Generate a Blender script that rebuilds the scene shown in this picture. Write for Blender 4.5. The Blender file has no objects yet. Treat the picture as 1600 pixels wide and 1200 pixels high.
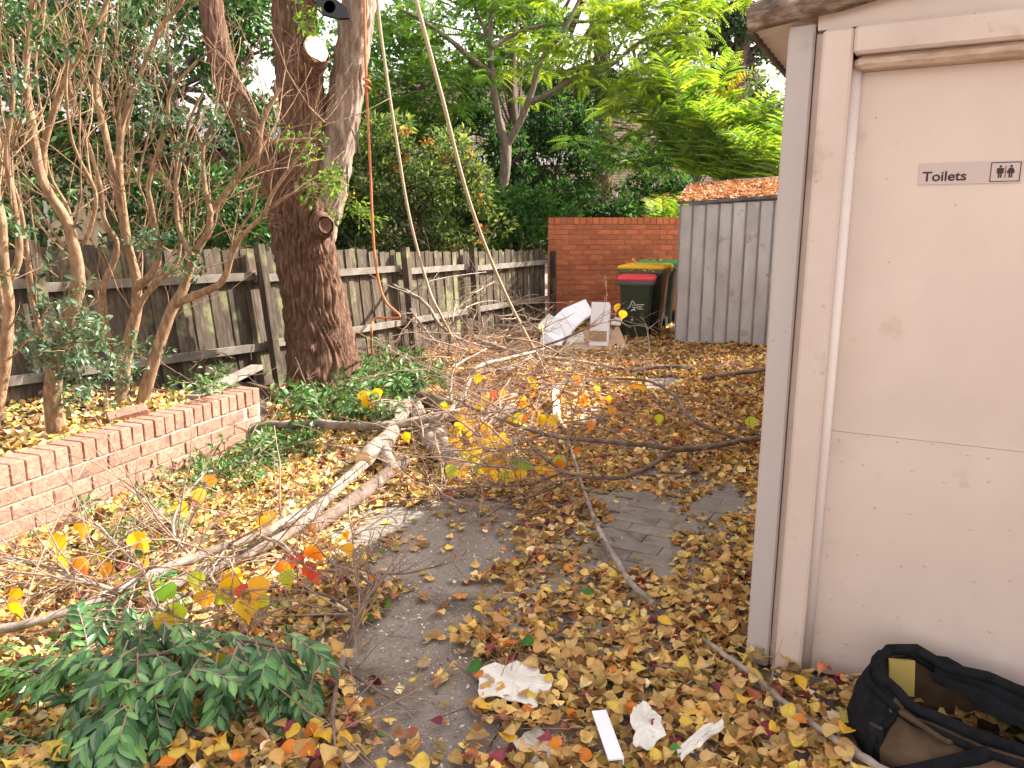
import bpy, math, random
import numpy as np
from mathutils import Vector, Matrix

SC = bpy.context.scene
COL = SC.collection
R = math.radians
random.seed(7)
RNG = np.random.default_rng(7)

# ---------------------------------------------------------------- camera, sky, sun, exposure
CAM_H = 1.55
PITCH = R(11.6)
F = 1180.0
cam_d = bpy.data.cameras.new('camera')
cam = bpy.data.objects.new('camera', cam_d)
COL.objects.link(cam)
cam.location = (0, 0, CAM_H)
cam.rotation_euler = (R(90) - PITCH, 0, 0)
cam_d.sensor_width = 36.0
cam_d.lens = F / 1600 * 36.0
cam_d.clip_end = 2000
SC.camera = cam

SUN_AZ = (0.92, 0.40)          # ground direction towards the sun
SUN_EL = R(36)
world = bpy.data.worlds.new('World')
SC.world = world
world.use_nodes = True
wn = world.node_tree
bg = wn.nodes['Background']
sky = wn.nodes.new('ShaderNodeTexSky')
sky.sky_type = 'NISHITA'
sky.sun_disc = False
sky.sun_elevation = SUN_EL
sky.sun_rotation = math.atan2(SUN_AZ[0], SUN_AZ[1])
sky.air_density = 1.0
sky.dust_density = 3.0
sky.ozone_density = 1.0
veil = wn.nodes.new('ShaderNodeHueSaturation')      # thin white cloud over the whole sky
veil.inputs['Saturation'].default_value = 0.28
warm = wn.nodes.new('ShaderNodeMix')
warm.data_type = 'RGBA'
warm.blend_type = 'MULTIPLY'
warm.inputs['Factor'].default_value = 1.0
warm.inputs[7].default_value = (1.08, 0.99, 0.9, 1)
wn.links.new(sky.outputs[0], veil.inputs['Color'])
wn.links.new(veil.outputs[0], warm.inputs[6])
wn.links.new(warm.outputs[2], bg.inputs[0])
bg.inputs[1].default_value = 0.15

sun_d = bpy.data.lights.new('sun', 'SUN')
sun_d.energy = 4.6
sun_d.angle = R(0.5)
sun_d.color = (1.0, 0.93, 0.82)
sun = bpy.data.objects.new('sun', sun_d)
COL.objects.link(sun)
sv = Vector((SUN_AZ[0], SUN_AZ[1], 0)).normalized() * math.cos(SUN_EL) + Vector((0, 0, math.sin(SUN_EL)))
sun.rotation_euler = sv.to_track_quat('Z', 'Y').to_euler()
sun.location = (6, 6, 12)

vs = SC.view_settings
vs.view_transform = 'Standard'
vs.look = 'None'
vs.exposure = 1.88
vs.gamma = 1.0
vs.use_curve_mapping = False
SC.cycles.max_bounces = 8
SC.cycles.transparent_max_bounces = 8
try:
    SC.cycles.use_denoising = True
except Exception:
    pass

# ---------------------------------------------------------------- helpers
CP, SP = math.cos(PITCH), math.sin(PITCH)


def ray(px, py):
    x = (px - 800) / F
    y = (600 - py) / F
    return Vector((x, CP + y * SP, -SP + y * CP))


def at_z(px, py, z=0.0):
    d = ray(px, py)
    t = (z - CAM_H) / d.z
    return Vector((0, 0, CAM_H)) + d * t


def at_y(px, py, Y):
    d = ray(px, py)
    return Vector((0, 0, CAM_H)) + d * (Y / d.y)


def project(p):
    x, y, z = p[0], p[1], p[2] - CAM_H
    dep = y * CP - z * SP
    return 800 + F * x / dep, 600 - F * (y * SP + z * CP) / dep, dep


def srgb(r, g, b):
    def c(u):
        u /= 255.0
        return u / 12.92 if u <= 0.04045 else ((u + 0.055) / 1.055) ** 2.4
    return (c(r), c(g), c(b))


def tag(o, label=None, cat=None, group=None, kind=None):
    if label:
        o['label'] = label
    if cat:
        o['category'] = cat
    if group:
        o['group'] = group
    if kind:
        o['kind'] = kind
    return o


def empty(name, loc=(0, 0, 0), rz=0.0, label=None, cat=None, group=None):
    o = bpy.data.objects.new(name, None)
    COL.objects.link(o)
    o.location = loc
    o.rotation_euler = (0, 0, rz)
    o.empty_display_size = 0.1
    return tag(o, label, cat, group)


def origin_of(p):
    """world location of an unrotated root, so that parts can be built in world coordinates"""
    q = Vector((0, 0, 0))
    while p is not None:
        q += Vector(p.location)
        p = p.parent
    return q


def link(name, me, mats, parent=None, loc=None):
    if mats is not None:
        if not isinstance(mats, (list, tuple)):
            mats = [mats]
        if len(me.materials) == 0:
            for m in mats:
                me.materials.append(m)
    o = bpy.data.objects.new(name, me)
    COL.objects.link(o)
    if parent is not None:
        o.parent = parent
    if loc is not None:
        o.location = loc
    return o


def np_mesh(name, verts, faces, cols=None, smooth=False):
    """faces: (M,k) int array, all the same size"""
    verts = np.asarray(verts, dtype=np.float32)
    faces = np.asarray(faces, dtype=np.int32)
    me = bpy.data.meshes.new(name)
    nv, (nf, k) = len(verts), faces.shape
    me.vertices.add(nv)
    me.vertices.foreach_set('co', verts.ravel())
    me.loops.add(nf * k)
    me.loops.foreach_set('vertex_index', faces.ravel())
    me.polygons.add(nf)
    me.polygons.foreach_set('loop_start', np.arange(0, nf * k, k, dtype=np.int32))
    me.polygons.foreach_set('use_smooth', np.full(nf, smooth, dtype=bool))
    if cols is not None:
        a = me.color_attributes.new('Col', 'FLOAT_COLOR', 'POINT')
        c4 = np.ones((nv, 4), dtype=np.float32)
        c4[:, :3] = cols
        a.data.foreach_set('color', c4.ravel())
    me.update(calc_edges=True)
    return me


def smooth_path(pts, n=None, per=5):
    P = [Vector(p) for p in pts]
    if len(P) < 3:
        return [P[0].lerp(P[1], i / per) for i in range(per + 1)]
    Q = [P[0] * 2 - P[1]] + P + [P[-1] * 2 - P[-2]]
    out = []
    for i in range(1, len(Q) - 2):
        a, b, c, d = Q[i - 1], Q[i], Q[i + 1], Q[i + 2]
        for j in range(per):
            t = j / per
            out.append(0.5 * ((2 * b) + (c - a) * t + (2 * a - 5 * b + 4 * c - d) * t * t + (3 * b - a - 3 * c + d) * t ** 3))
    out.append(P[-1])
    return out


def lerp_list(vals, n):
    return list(np.interp(np.linspace(0, len(vals) - 1, n), np.arange(len(vals)), vals))


class MB:
    def __init__(self):
        self.v, self.f, self.m, self.s = [], [], [], []

    def add(self, vs, fs, mi=0, smooth=False):
        b = len(self.v)
        self.v += [tuple(p) for p in vs]
        self.f += [tuple(b + i for i in q) for q in fs]
        self.m += [mi] * len(fs)
        self.s += [smooth] * len(fs)
        return b

    def box(self, c, s, M=None, mi=0, taper=(1, 1), bev=0.0):
        x, y, z = s[0] / 2, s[1] / 2, s[2] / 2
        tx, ty = taper
        if bev <= 0:
            vs = [(-x, -y, -z), (x, -y, -z), (x, y, -z), (-x, y, -z), (-x * tx, -y * ty, z), (x * tx, -y * ty, z), (x * tx, y * ty, z), (-x * tx, y * ty, z)]
            fs = [(0, 3, 2, 1), (4, 5, 6, 7), (0, 1, 5, 4), (1, 2, 6, 5), (2, 3, 7, 6), (3, 0, 4, 7)]
        else:
            b = min(bev, x * .9, y * .9, z * .9)
            vs, fs = [], []
            for zz, k in ((-z, 1), (-z + b, 0), (z - b, 0), (z, 1)):
                sx = tx if zz > 0 else 1
                sy = ty if zz > 0 else 1
                X, Y = x * sx - b * k, y * sy - b * k
                vs += [(-X + b, -Y, zz), (X - b, -Y, zz), (X, -Y + b, zz), (X, Y - b, zz), (X - b, Y, zz), (-X + b, Y, zz), (-X, Y - b, zz), (-X, -Y + b, zz)]
            for r in range(3):
                for i in range(8):
                    j = (i + 1) % 8
                    fs.append((r * 8 + i, r * 8 + j, r * 8 + 8 + j, r * 8 + 8 + i))
            fs.append(tuple(range(7, -1, -1)))
            fs.append(tuple(range(24, 32)))
        c = Vector(c)
        if M is None:
            vs = [Vector(v) + c for v in vs]
        else:
            vs = [M @ Vector(v) + c for v in vs]
        return self.add(vs, fs, mi)

    def tube(self, path, radii, n=6, cap=True, wob=0.0, mi=0, smooth=True, join=None, capmi=None):
        P = [Vector(p) for p in path]
        m = len(P)
        if not hasattr(radii, '__len__'):
            radii = [radii] * m
        elif len(radii) != m:
            radii = lerp_list(radii, m)
        T = []
        for i in range(m):
            t = P[min(i + 1, m - 1)] - P[max(i - 1, 0)]
            T.append(t.normalized() if t.length > 1e-9 else Vector((0, 0, 1)))
        a = Vector((0, 0, 1)) if abs(T[0].z) < 0.9 else Vector((1, 0, 0))
        u = (a - T[0] * a.dot(T[0])).normalized()
        vs, fs = [], []
        for i in range(m):
            u = (u - T[i] * u.dot(T[i]))
            u = u.normalized() if u.length > 1e-6 else T[i].orthogonal().normalized()
            w = T[i].cross(u)
            for k in range(n):
                g = 2 * math.pi * k / n
                r = radii[i] * (1 + (random.uniform(-wob, wob) if wob else 0))
                vs.append(P[i] + (u * math.cos(g) + w * math.sin(g)) * r)
        for i in range(m - 1):
            for k in range(n):
                k2 = (k + 1) % n
                fs.append((i * n + k, i * n + k2, (i + 1) * n + k2, (i + 1) * n + k))
        b = self.add(vs, fs, mi, smooth)
        if cap:
            cm = mi if capmi is None else capmi
            self.f += [tuple(b + k for k in range(n - 1, -1, -1)), tuple(b + (m - 1) * n + k for k in range(n))]
            self.m += [mi, cm]
            self.s += [False, False]
        if join is not None:       # one hidden face inside the wood keeps twig and bough one body
            self.f.append((join, b, b + 1))
            self.m.append(mi)
            self.s.append(False)
        return b

    def lathe(self, prof, n=16, c=(0, 0, 0), mi=0, M=None):
        vs, fs = [], []
        for r, z in prof:
            for k in range(n):
                g = 2 * math.pi * k / n
                p = Vector((r * math.cos(g), r * math.sin(g), z))
                vs.append((M @ p if M else p) + Vector(c))
        for i in range(len(prof) - 1):
            for k in range(n):
                k2 = (k + 1) % n
                fs.append((i * n + k, i * n + k2, (i + 1) * n + k2, (i + 1) * n + k))
        return self.add(vs, fs, mi, True)

    def prism(self, outline, axis_o, ex, ey, ez, d, mi=0):
        """outline of (a,b) in the plane ex,ey, extruded by d along ez"""
        o, ex, ey, ez = Vector(axis_o), Vector(ex), Vector(ey), Vector(ez)
        n = len(outline)
        vs = [o + ex * a + ey * b for a, b in outline] + [o + ex * a + ey * b + ez * d for a, b in outline]
        fs = [tuple(range(n - 1, -1, -1)), tuple(range(n, 2 * n))] + [(i, (i + 1) % n, n + (i + 1) % n, n + i) for i in range(n)]
        return self.add(vs, fs, mi)

    def mesh(self, name, origin=None):
        me = bpy.data.meshes.new(name)
        if origin is not None:
            ox, oy, oz = origin
            vs = [(a - ox, b - oy, c - oz) for a, b, c in self.v]
        else:
            vs = self.v
        me.from_pydata(vs, [], self.f)
        me.polygons.foreach_set('material_index', self.m)
        me.polygons.foreach_set('use_smooth', self.s)
        me.update()
        return me

    def build(self, name, mats, parent=None, world=False):
        me = self.mesh(name, origin_of(parent) if (world and parent is not None) else None)
        return link(name, me, mats, parent)


# ---------------------------------------------------------------- materials
MATS = {}


def nodes_of(name):
    m = bpy.data.materials.new(name)
    m.use_nodes = True
    nt = m.node_tree
    return m, nt, nt.nodes['Principled BSDF']


def add(nt, t, **kw):
    n = nt.nodes.new(t)
    for k, v in kw.items():
        if k in n.inputs.keys():
            n.inputs[k].default_value = v
        else:
            setattr(n, k, v)
    return n


def ramp(nt, stops):
    r = nt.nodes.new('ShaderNodeValToRGB')
    e = r.color_ramp.elements
    while len(e) < len(stops):
        e.new(0.5)
    for i, (p, c) in enumerate(stops):
        e[i].position = p
        e[i].color = (*c, 1) if len(c) == 3 else c
    return r


def mat(name, stops, scale=6.0, stretch=(1, 1, 1), detail=6.0, rough=0.8, bump=0.3, bscale=None, dist=0.01, spec=0.3, rnd=0.0,
        spots=None, metallic=0.0, warp=0.0, wave=None):
    """noise driven colour + bump; rnd varies the value from object to object; spots = (scale, threshold, colour)"""
    m, nt, b = nodes_of(name)
    L = nt.links.new
    tc = add(nt, 'ShaderNodeTexCoord')
    mp = add(nt, 'ShaderNodeMapping')
    mp.inputs['Scale'].default_value = stretch
    src = tc.outputs['Object']
    oi = None
    if rnd > 0:
        oi = add(nt, 'ShaderNodeObjectInfo')
        ad = add(nt, 'ShaderNodeVectorMath', operation='MULTIPLY_ADD')
        cb = add(nt, 'ShaderNodeCombineXYZ')
        for i in range(3):
            L(oi.outputs['Random'], cb.inputs[i])
        L(cb.outputs[0], ad.inputs[0])
        ad.inputs[1].default_value = (37, 53, 71)
        L(src, ad.inputs[2])
        src = ad.outputs[0]
    L(src, mp.inputs[0])
    n1 = add(nt, 'ShaderNodeTexNoise', Scale=scale, Detail=detail, Roughness=0.62, Distortion=warp)
    L(mp.outputs[0], n1.inputs['Vector'])
    r = ramp(nt, stops)
    L(n1.outputs['Fac'], r.inputs[0])
    colour = r.outputs[0]
    if spots:
        for (ss, th, sc) in (spots if isinstance(spots, list) else [spots]):
            n3 = add(nt, 'ShaderNodeTexNoise', Scale=ss, Detail=4.0, Roughness=0.6)
            L(src, n3.inputs['Vector'])
            rr = ramp(nt, [(th, (0, 0, 0)), (min(th + 0.08, 1), (1, 1, 1))])
            L(n3.outputs['Fac'], rr.inputs[0])
            mx = add(nt, 'ShaderNodeMix', data_type='RGBA')
            L(rr.outputs[0], mx.inputs['Factor'])
            L(colour, mx.inputs[6])
            mx.inputs[7].default_value = (*sc, 1)
            colour = mx.outputs[2]
    if rnd > 0:
        hs = add(nt, 'ShaderNodeHueSaturation')
        mr = add(nt, 'ShaderNodeMapRange')
        mr.inputs['To Min'].default_value = 1 - rnd
        mr.inputs['To Max'].default_value = 1 + rnd
        L(oi.outputs['Random'], mr.inputs[0])
        L(mr.outputs[0], hs.inputs['Value'])
        L(colour, hs.inputs['Color'])
        colour = hs.outputs[0]
    L(colour, b.inputs['Base Color'])
    b.inputs['Roughness'].default_value = rough
    b.inputs['Specular IOR Level'].default_value = spec
    b.inputs['Metallic'].default_value = metallic
    if bump > 0:
        n2 = add(nt, 'ShaderNodeTexNoise', Scale=bscale or scale * 3, Detail=8.0, Roughness=0.65)
        L(mp.outputs[0], n2.inputs['Vector'])
        bp = add(nt, 'ShaderNodeBump', Strength=bump, Distance=dist)
        L(n2.outputs['Fac'], bp.inputs['Height'])
        L(bp.outputs[0], b.inputs['Normal'])
    MATS[name] = m
    return m


def leaf_mat(name, rough=0.45, trans=0.35, tint=(1.25, 1.25, 0.6), spec=0.4, vein=False):
    """colour comes per leaf from the point colours; thin, so part of the light passes through"""
    m, nt, b = nodes_of(name)
    L = nt.links.new
    at = add(nt, 'ShaderNodeAttribute', attribute_name='Col')
    colour = at.outputs['Color']
    no = add(nt, 'ShaderNodeTexNoise', Scale=40.0 if vein else 9.0, Detail=4.0)
    tc = add(nt, 'ShaderNodeTexCoord')
    L(tc.outputs['Object'], no.inputs['Vector'])
    mr = add(nt, 'ShaderNodeMapRange')
    mr.inputs['From Min'].default_value = 0.25
    mr.inputs['From Max'].default_value = 0.75
    mr.inputs['To Min'].default_value = 0.75
    mr.inputs['To Max'].default_value = 1.25
    L(no.outputs['Fac'], mr.inputs[0])
    hs = add(nt, 'ShaderNodeHueSaturation')
    L(mr.outputs[0], hs.inputs['Value'])
    L(colour, hs.inputs['Color'])
    colour = hs.outputs[0]
    L(colour, b.inputs['Base Color'])
    b.inputs['Roughness'].default_value = rough
    b.inputs['Specular IOR Level'].default_value = spec
    if trans > 0:
        tr = add(nt, 'ShaderNodeBsdfTranslucent')
        mu = add(nt, 'ShaderNodeMix', data_type='RGBA', blend_type='MULTIPLY')
        mu.inputs['Factor'].default_value = 1.0
        L(colour, mu.inputs[6])
        mu.inputs[7].default_value = (*tint, 1)
        L(mu.outputs[2], tr.inputs[0])
        mx = add(nt, 'ShaderNodeMixShader')
        mx.inputs[0].default_value = trans
        L(b.outputs[0], mx.inputs[1])
        L(tr.outputs[0], mx.inputs[2])
        out = nt.nodes['Material Output']
        L(mx.outputs[0], out.inputs[0])
    MATS[name] = m
    return m


def flat(name, c, rough=0.6, spec=0.4, metallic=0.0):
    m, nt, b = nodes_of(name)
    b.inputs['Base Color'].default_value = (*c, 1)
    b.inputs['Roughness'].default_value = rough
    b.inputs['Specular IOR Level'].default_value = spec
    b.inputs['Metallic'].default_value = metallic
    MATS[name] = m
    return m


M_ground = mat('asphalt', [(0.3, (0.16, 0.13, 0.11)), (0.55, (0.24, 0.2, 0.172)), (0.8, (0.31, 0.262, 0.228))], scale=3.0, detail=10, rough=0.95, bump=0.5, bscale=160, dist=0.004,
               spots=[(2.3, 0.56, (0.125, 0.098, 0.08)), (150, 0.57, (0.36, 0.325, 0.285)), (110, 0.6, (0.06, 0.048, 0.042)), (40, 0.62, (0.1, 0.072, 0.052))])
M_soil = mat('soil', [(0.3, (0.04, 0.026, 0.017)), (0.7, (0.11, 0.075, 0.05))], scale=9, rough=1, bump=0.8, dist=0.03)
M_paver = mat('paver', [(0.3, (0.155, 0.128, 0.11)), (0.7, (0.25, 0.21, 0.182))], scale=9, rough=0.9, bump=0.6, bscale=120, dist=0.004, rnd=0.09,
              spots=[(5, 0.54, (0.13, 0.1, 0.08)), (240, 0.62, (0.38, 0.34, 0.3)), (45, 0.66, (0.08, 0.06, 0.05))])
M_brickO = mat('orange_brick', [(0.3, (0.42, 0.115, 0.05)), (0.7, (0.55, 0.175, 0.08))], scale=9, rough=0.85, bump=0.3, bscale=90, dist=0.003, rnd=0.2,
               spots=[(3, 0.62, (0.36, 0.13, 0.075)), (50, 0.7, (0.25, 0.1, 0.06))])
M_brickP = mat('pink_brick', [(0.3, (0.25, 0.115, 0.08)), (0.55, (0.35, 0.175, 0.125)), (0.78, (0.42, 0.25, 0.19))], scale=26, detail=8, rough=0.9, bump=0.7, bscale=110, dist=0.004, rnd=0.12,
               spots=[(95, 0.55, (0.12, 0.065, 0.055)), (11, 0.57, (0.18, 0.1, 0.085))])
M_mortarO = mat('orange_wall_mortar', [(0.35, (0.2, 0.11, 0.075)), (0.7, (0.42, 0.3, 0.23))], scale=5, rough=1, bump=0.4, bscale=120)
M_mortarP = mat('pale_mortar', [(0.3, (0.34, 0.25, 0.2)), (0.7, (0.55, 0.45, 0.39))], scale=12, rough=1, bump=0.6, bscale=120)
M_paling = mat('weathered_paling', [(0.25, (0.026, 0.018, 0.013)), (0.5, (0.07, 0.052, 0.038)), (0.78, (0.14, 0.112, 0.082))], scale=5, stretch=(6, 6, 0.7), detail=9, rough=0.95, bump=0.6, bscale=14, dist=0.006, rnd=0.24,
               spots=[(2.2, 0.55, (0.15, 0.15, 0.075))])
M_rail = mat('weathered_rail', [(0.25, (0.1, 0.08, 0.066)), (0.7, (0.25, 0.22, 0.19))], scale=7, detail=9, rough=0.95, bump=0.5, bscale=30, dist=0.006, rnd=0.15)
M_bark = mat('rough_bark', [(0.28, (0.03, 0.014, 0.009)), (0.5, (0.125, 0.064, 0.041)), (0.74, (0.27, 0.16, 0.11))], scale=9, stretch=(4, 4, 0.5), detail=10, rough=0.95, bump=1.0, bscale=12, dist=0.03, warp=0.6)
M_barkpale = mat('pale_flaking_bark', [(0.3, (0.12, 0.075, 0.055)), (0.52, (0.28, 0.2, 0.155)), (0.75, (0.5, 0.42, 0.36))], scale=6, stretch=(3.2, 3.2, 0.6), detail=10, rough=0.95, bump=1.0, bscale=12, dist=0.025, warp=0.6)
M_stem = mat('shrub_stem_bark', [(0.3, (0.13, 0.072, 0.04)), (0.55, (0.27, 0.17, 0.1)), (0.75, (0.42, 0.295, 0.195))], scale=12, stretch=(3, 3, 1), rough=0.9, bump=0.8, bscale=34, dist=0.01)
M_grey = mat('grey_branch_bark', [(0.3, (0.09, 0.065, 0.05)), (0.5, (0.25, 0.2, 0.162)), (0.72, (0.45, 0.395, 0.335))], scale=9, detail=9, rough=0.9, bump=0.6, bscale=40, dist=0.006)
M_darkbr = mat('brown_branch_bark', [(0.3, (0.075, 0.05, 0.038)), (0.55, (0.165, 0.115, 0.09)), (0.78, (0.3, 0.235, 0.19))], scale=10, detail=9, rough=0.85, bump=0.5, bscale=50, dist=0.005)
M_twig = mat('twig', [(0.3, (0.16, 0.095, 0.065)), (0.7, (0.36, 0.26, 0.2))], scale=4, rough=0.85, bump=0.0)
M_dim = mat('background_bark', [(0.3, (0.05, 0.035, 0.028)), (0.7, (0.15, 0.115, 0.095))], scale=4, stretch=(3, 3, 0.6), rough=0.95, bump=0.6, dist=0.03)
M_dimpale = mat('grey_brown_bark', [(0.3, (0.09, 0.068, 0.05)), (0.7, (0.24, 0.19, 0.15))], scale=6, stretch=(3, 3, 0.6), rough=0.95, bump=0.7, dist=0.02)
M_redbark = mat('reddish_bark', [(0.3, (0.09, 0.04, 0.03)), (0.7, (0.21, 0.11, 0.085))], scale=4, stretch=(3, 3, 0.6), rough=0.95, bump=0.6, dist=0.03)
M_cut = mat('fresh_cut_wood', [(0.3, (0.66, 0.35, 0.16)), (0.7, (0.8, 0.5, 0.27))], scale=16, rough=0.8, bump=0.3, dist=0.003)
M_cutpale = mat('pale_cut_wood', [(0.3, (0.6, 0.44, 0.25)), (0.7, (0.68, 0.54, 0.35))], scale=12, rough=0.7, bump=0.2, dist=0.003)
M_paint = mat('cream_pink_paint', [(0.3, (0.535, 0.42, 0.362)), (0.7, (0.625, 0.50, 0.435))], scale=1.6, detail=5, rough=0.45, bump=0.08, bscale=60, dist=0.002, spec=0.35,
              spots=[(2.6, 0.57, (0.55, 0.44, 0.39)), (7, 0.64, (0.53, 0.4, 0.33)), (34, 0.73, (0.4, 0.29, 0.24)), (90, 0.76, (0.3, 0.22, 0.18))])
M_paintw = mat('worn_cream_paint', [(0.3, (0.5, 0.385, 0.33)), (0.7, (0.6, 0.485, 0.425))], scale=2.2, detail=7, rough=0.55, bump=0.12, bscale=50, dist=0.002,
               spots=[(5, 0.6, (0.47, 0.35, 0.29)), (14, 0.67, (0.36, 0.27, 0.22)), (44, 0.71, (0.2, 0.15, 0.125))])
M_ledge = mat('dirty_ledge_paint', [(0.35, (0.33, 0.22, 0.15)), (0.6, (0.55, 0.41, 0.33)), (0.8, (0.62, 0.5, 0.43))], scale=9, stretch=(0.6, 1, 2), detail=8, rough=0.6, bump=0.2, bscale=60, dist=0.003)
M_post = mat('grey_pink_paint', [(0.3, (0.40, 0.34, 0.318)), (0.7, (0.475, 0.41, 0.385))], scale=2.0, stretch=(1, 1, 0.4), detail=7, rough=0.5, bump=0.1, bscale=50, dist=0.002,
             spots=[(4, 0.6, (0.37, 0.31, 0.28)), (38, 0.7, (0.2, 0.15, 0.13)), (90, 0.72, (0.12, 0.09, 0.08))])
M_barge = mat('lichen_metal', [(0.32, (0.045, 0.028, 0.02)), (0.48, (0.15, 0.1, 0.072)), (0.6, (0.26, 0.19, 0.145)), (0.75, (0.46, 0.38, 0.31))], scale=24, stretch=(0.6, 1.5, 1.5), detail=9, rough=0.85, bump=0.5, bscale=60, dist=0.005)
M_soffit = mat('soffit_sheet', [(0.3, (0.62, 0.52, 0.45)), (0.7, (0.74, 0.64, 0.56))], scale=5, rough=0.6, bump=0.1)
M_shed = mat('galvanised_sheet', [(0.28, (0.30, 0.275, 0.265)), (0.55, (0.42, 0.395, 0.39)), (0.8, (0.5, 0.475, 0.47))], scale=3.2, stretch=(1, 1, 0.45), detail=8, rough=0.55, bump=0.1, bscale=30, dist=0.003, spec=0.4, rnd=0.06,
             spots=[(4, 0.6, (0.3, 0.26, 0.24)), (9, 0.66, (0.17, 0.14, 0.125)), (40, 0.73, (0.1, 0.07, 0.06))])
M_shedr = mat('shed_seam_steel', [(0.3, (0.11, 0.1, 0.095)), (0.7, (0.27, 0.25, 0.245))], scale=6, stretch=(1, 1, 0.4), rough=0.55, bump=0.1)
M_fascia = mat('dark_fascia', [(0.3, (0.06, 0.045, 0.04)), (0.7, (0.17, 0.13, 0.115))], scale=9, rough=0.8, bump=0.3)
M_bin = mat('dark_green_plastic', [(0.3, (0.02, 0.033, 0.02)), (0.7, (0.034, 0.05, 0.03))], scale=5, rough=0.42, bump=0.05, spec=0.45)
M_binrim = mat('olive_plastic', [(0.3, (0.1, 0.15, 0.075)), (0.7, (0.14, 0.2, 0.1))], scale=5, rough=0.45, bump=0.05)
M_greyrim = mat('grey_plastic', [(0.3, (0.09, 0.085, 0.08)), (0.7, (0.14, 0.13, 0.125))], scale=5, rough=0.5, bump=0.05)
M_red = mat('red_plastic', [(0.3, (0.62, 0.025, 0.05)), (0.7, (0.74, 0.05, 0.085))], scale=6, rough=0.4, bump=0.05)
M_yel = mat('yellow_plastic', [(0.3, (0.68, 0.36, 0.01)), (0.7, (0.76, 0.45, 0.02))], scale=6, rough=0.4, bump=0.05)
M_grn = mat('green_plastic', [(0.3, (0.03, 0.28, 0.08)), (0.7, (0.06, 0.36, 0.12))], scale=6, rough=0.4, bump=0.05)
M_white = mat('white_board', [(0.3, (0.7, 0.69, 0.74)), (0.7, (0.8, 0.79, 0.83))], scale=4, rough=0.55, bump=0.06, spots=[(16, 0.7, (0.5, 0.45, 0.42))])
M_print = flat('white_print', (0.75, 0.77, 0.75), 0.6)
M_card = mat('brown_cardboard', [(0.3, (0.36, 0.23, 0.15)), (0.7, (0.5, 0.34, 0.23))], scale=5, rough=0.9, bump=0.15)
M_paper = mat('dirty_white_plastic', [(0.3, (0.52, 0.46, 0.4)), (0.6, (0.72, 0.68, 0.62))], scale=9, rough=0.6, bump=0.2, spots=[(9, 0.62, (0.38, 0.26, 0.17))])
M_ropec = mat('cream_rope', [(0.3, (0.3, 0.225, 0.15)), (0.7, (0.48, 0.385, 0.275))], scale=60, rough=0.9, bump=0.6, bscale=220, dist=0.004)
M_ropeo = mat('orange_rope', [(0.3, (0.36, 0.11, 0.045)), (0.7, (0.5, 0.2, 0.1))], scale=60, rough=0.9, bump=0.6, bscale=220, dist=0.004)
M_black = mat('black_canvas', [(0.3, (0.003, 0.003, 0.004)), (0.7, (0.011, 0.0105, 0.013))], scale=24, rough=0.9, bump=0.5, bscale=160, dist=0.004, spec=0.2, spots=[(48, 0.72, (0.085, 0.08, 0.085))])
M_tan = mat('brown_canvas', [(0.3, (0.045, 0.027, 0.016)), (0.7, (0.115, 0.073, 0.044))], scale=9, rough=0.95, bump=0.5, bscale=220, dist=0.003, spec=0.15, spots=[(4, 0.6, (0.05, 0.033, 0.024))])
M_blackmetal = flat('black_metal', (0.03, 0.03, 0.034), 0.3, 0.5, 0.6)
M_signp = mat('sign_plate', [(0.3, (0.47, 0.36, 0.34)), (0.7, (0.53, 0.415, 0.39))], scale=3, rough=0.35, bump=0.03)
M_ink = flat('dark_brown_ink', (0.03, 0.012, 0.012), 0.5)
M_screw = mat('painted_screw', [(0.3, (0.47, 0.365, 0.32)), (0.7, (0.6, 0.48, 0.43))], scale=60, rough=0.6, bump=0)
M_cream = mat('cream_render', [(0.3, (0.6, 0.48, 0.32)), (0.7, (0.7, 0.58, 0.41))], scale=2, rough=0.9, bump=0.1)
M_orange = mat('tan_render', [(0.3, (0.42, 0.23, 0.13)), (0.7, (0.52, 0.3, 0.18))], scale=2, rough=0.9, bump=0.1)
M_roof = mat('grey_roof_tile', [(0.3, (0.2, 0.19, 0.2)), (0.7, (0.34, 0.32, 0.33))], scale=6, rough=0.9, bump=0.3)
M_glass = flat('dark_window_glass', (0.03, 0.035, 0.04), 0.08, 0.6)
M_band = mat('white_concrete', [(0.3, (0.62, 0.6, 0.58)), (0.7, (0.74, 0.72, 0.7))], scale=3, rough=0.9, bump=0.1)


def far_brick():
    m, nt, b = nodes_of('far_brick')
    L = nt.links.new
    tc = add(nt, 'ShaderNodeTexCoord')
    mp = add(nt, 'ShaderNodeMapping')
    mp.inputs['Rotation'].default_value = (R(90), 0, 0)
    L(tc.outputs['Object'], mp.inputs[0])
    br = nt.nodes.new('ShaderNodeTexBrick')
    br.inputs['Color1'].default_value = (0.27, 0.15, 0.11, 1)
    br.inputs['Color2'].default_value = (0.36, 0.22, 0.165, 1)
    br.inputs['Mortar'].default_value = (0.5, 0.44, 0.39, 1)
    br.inputs['Scale'].default_value = 1.0
    br.inputs['Brick Width'].default_value = 0.24
    br.inputs['Row Height'].default_value = 0.1
    br.inputs['Mortar Size'].default_value = 0.014
    L(mp.outputs[0], br.inputs[0])
    L(br.outputs[0], b.inputs['Base Color'])
    b.inputs['Roughness'].default_value = 0.95
    return m


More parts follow.
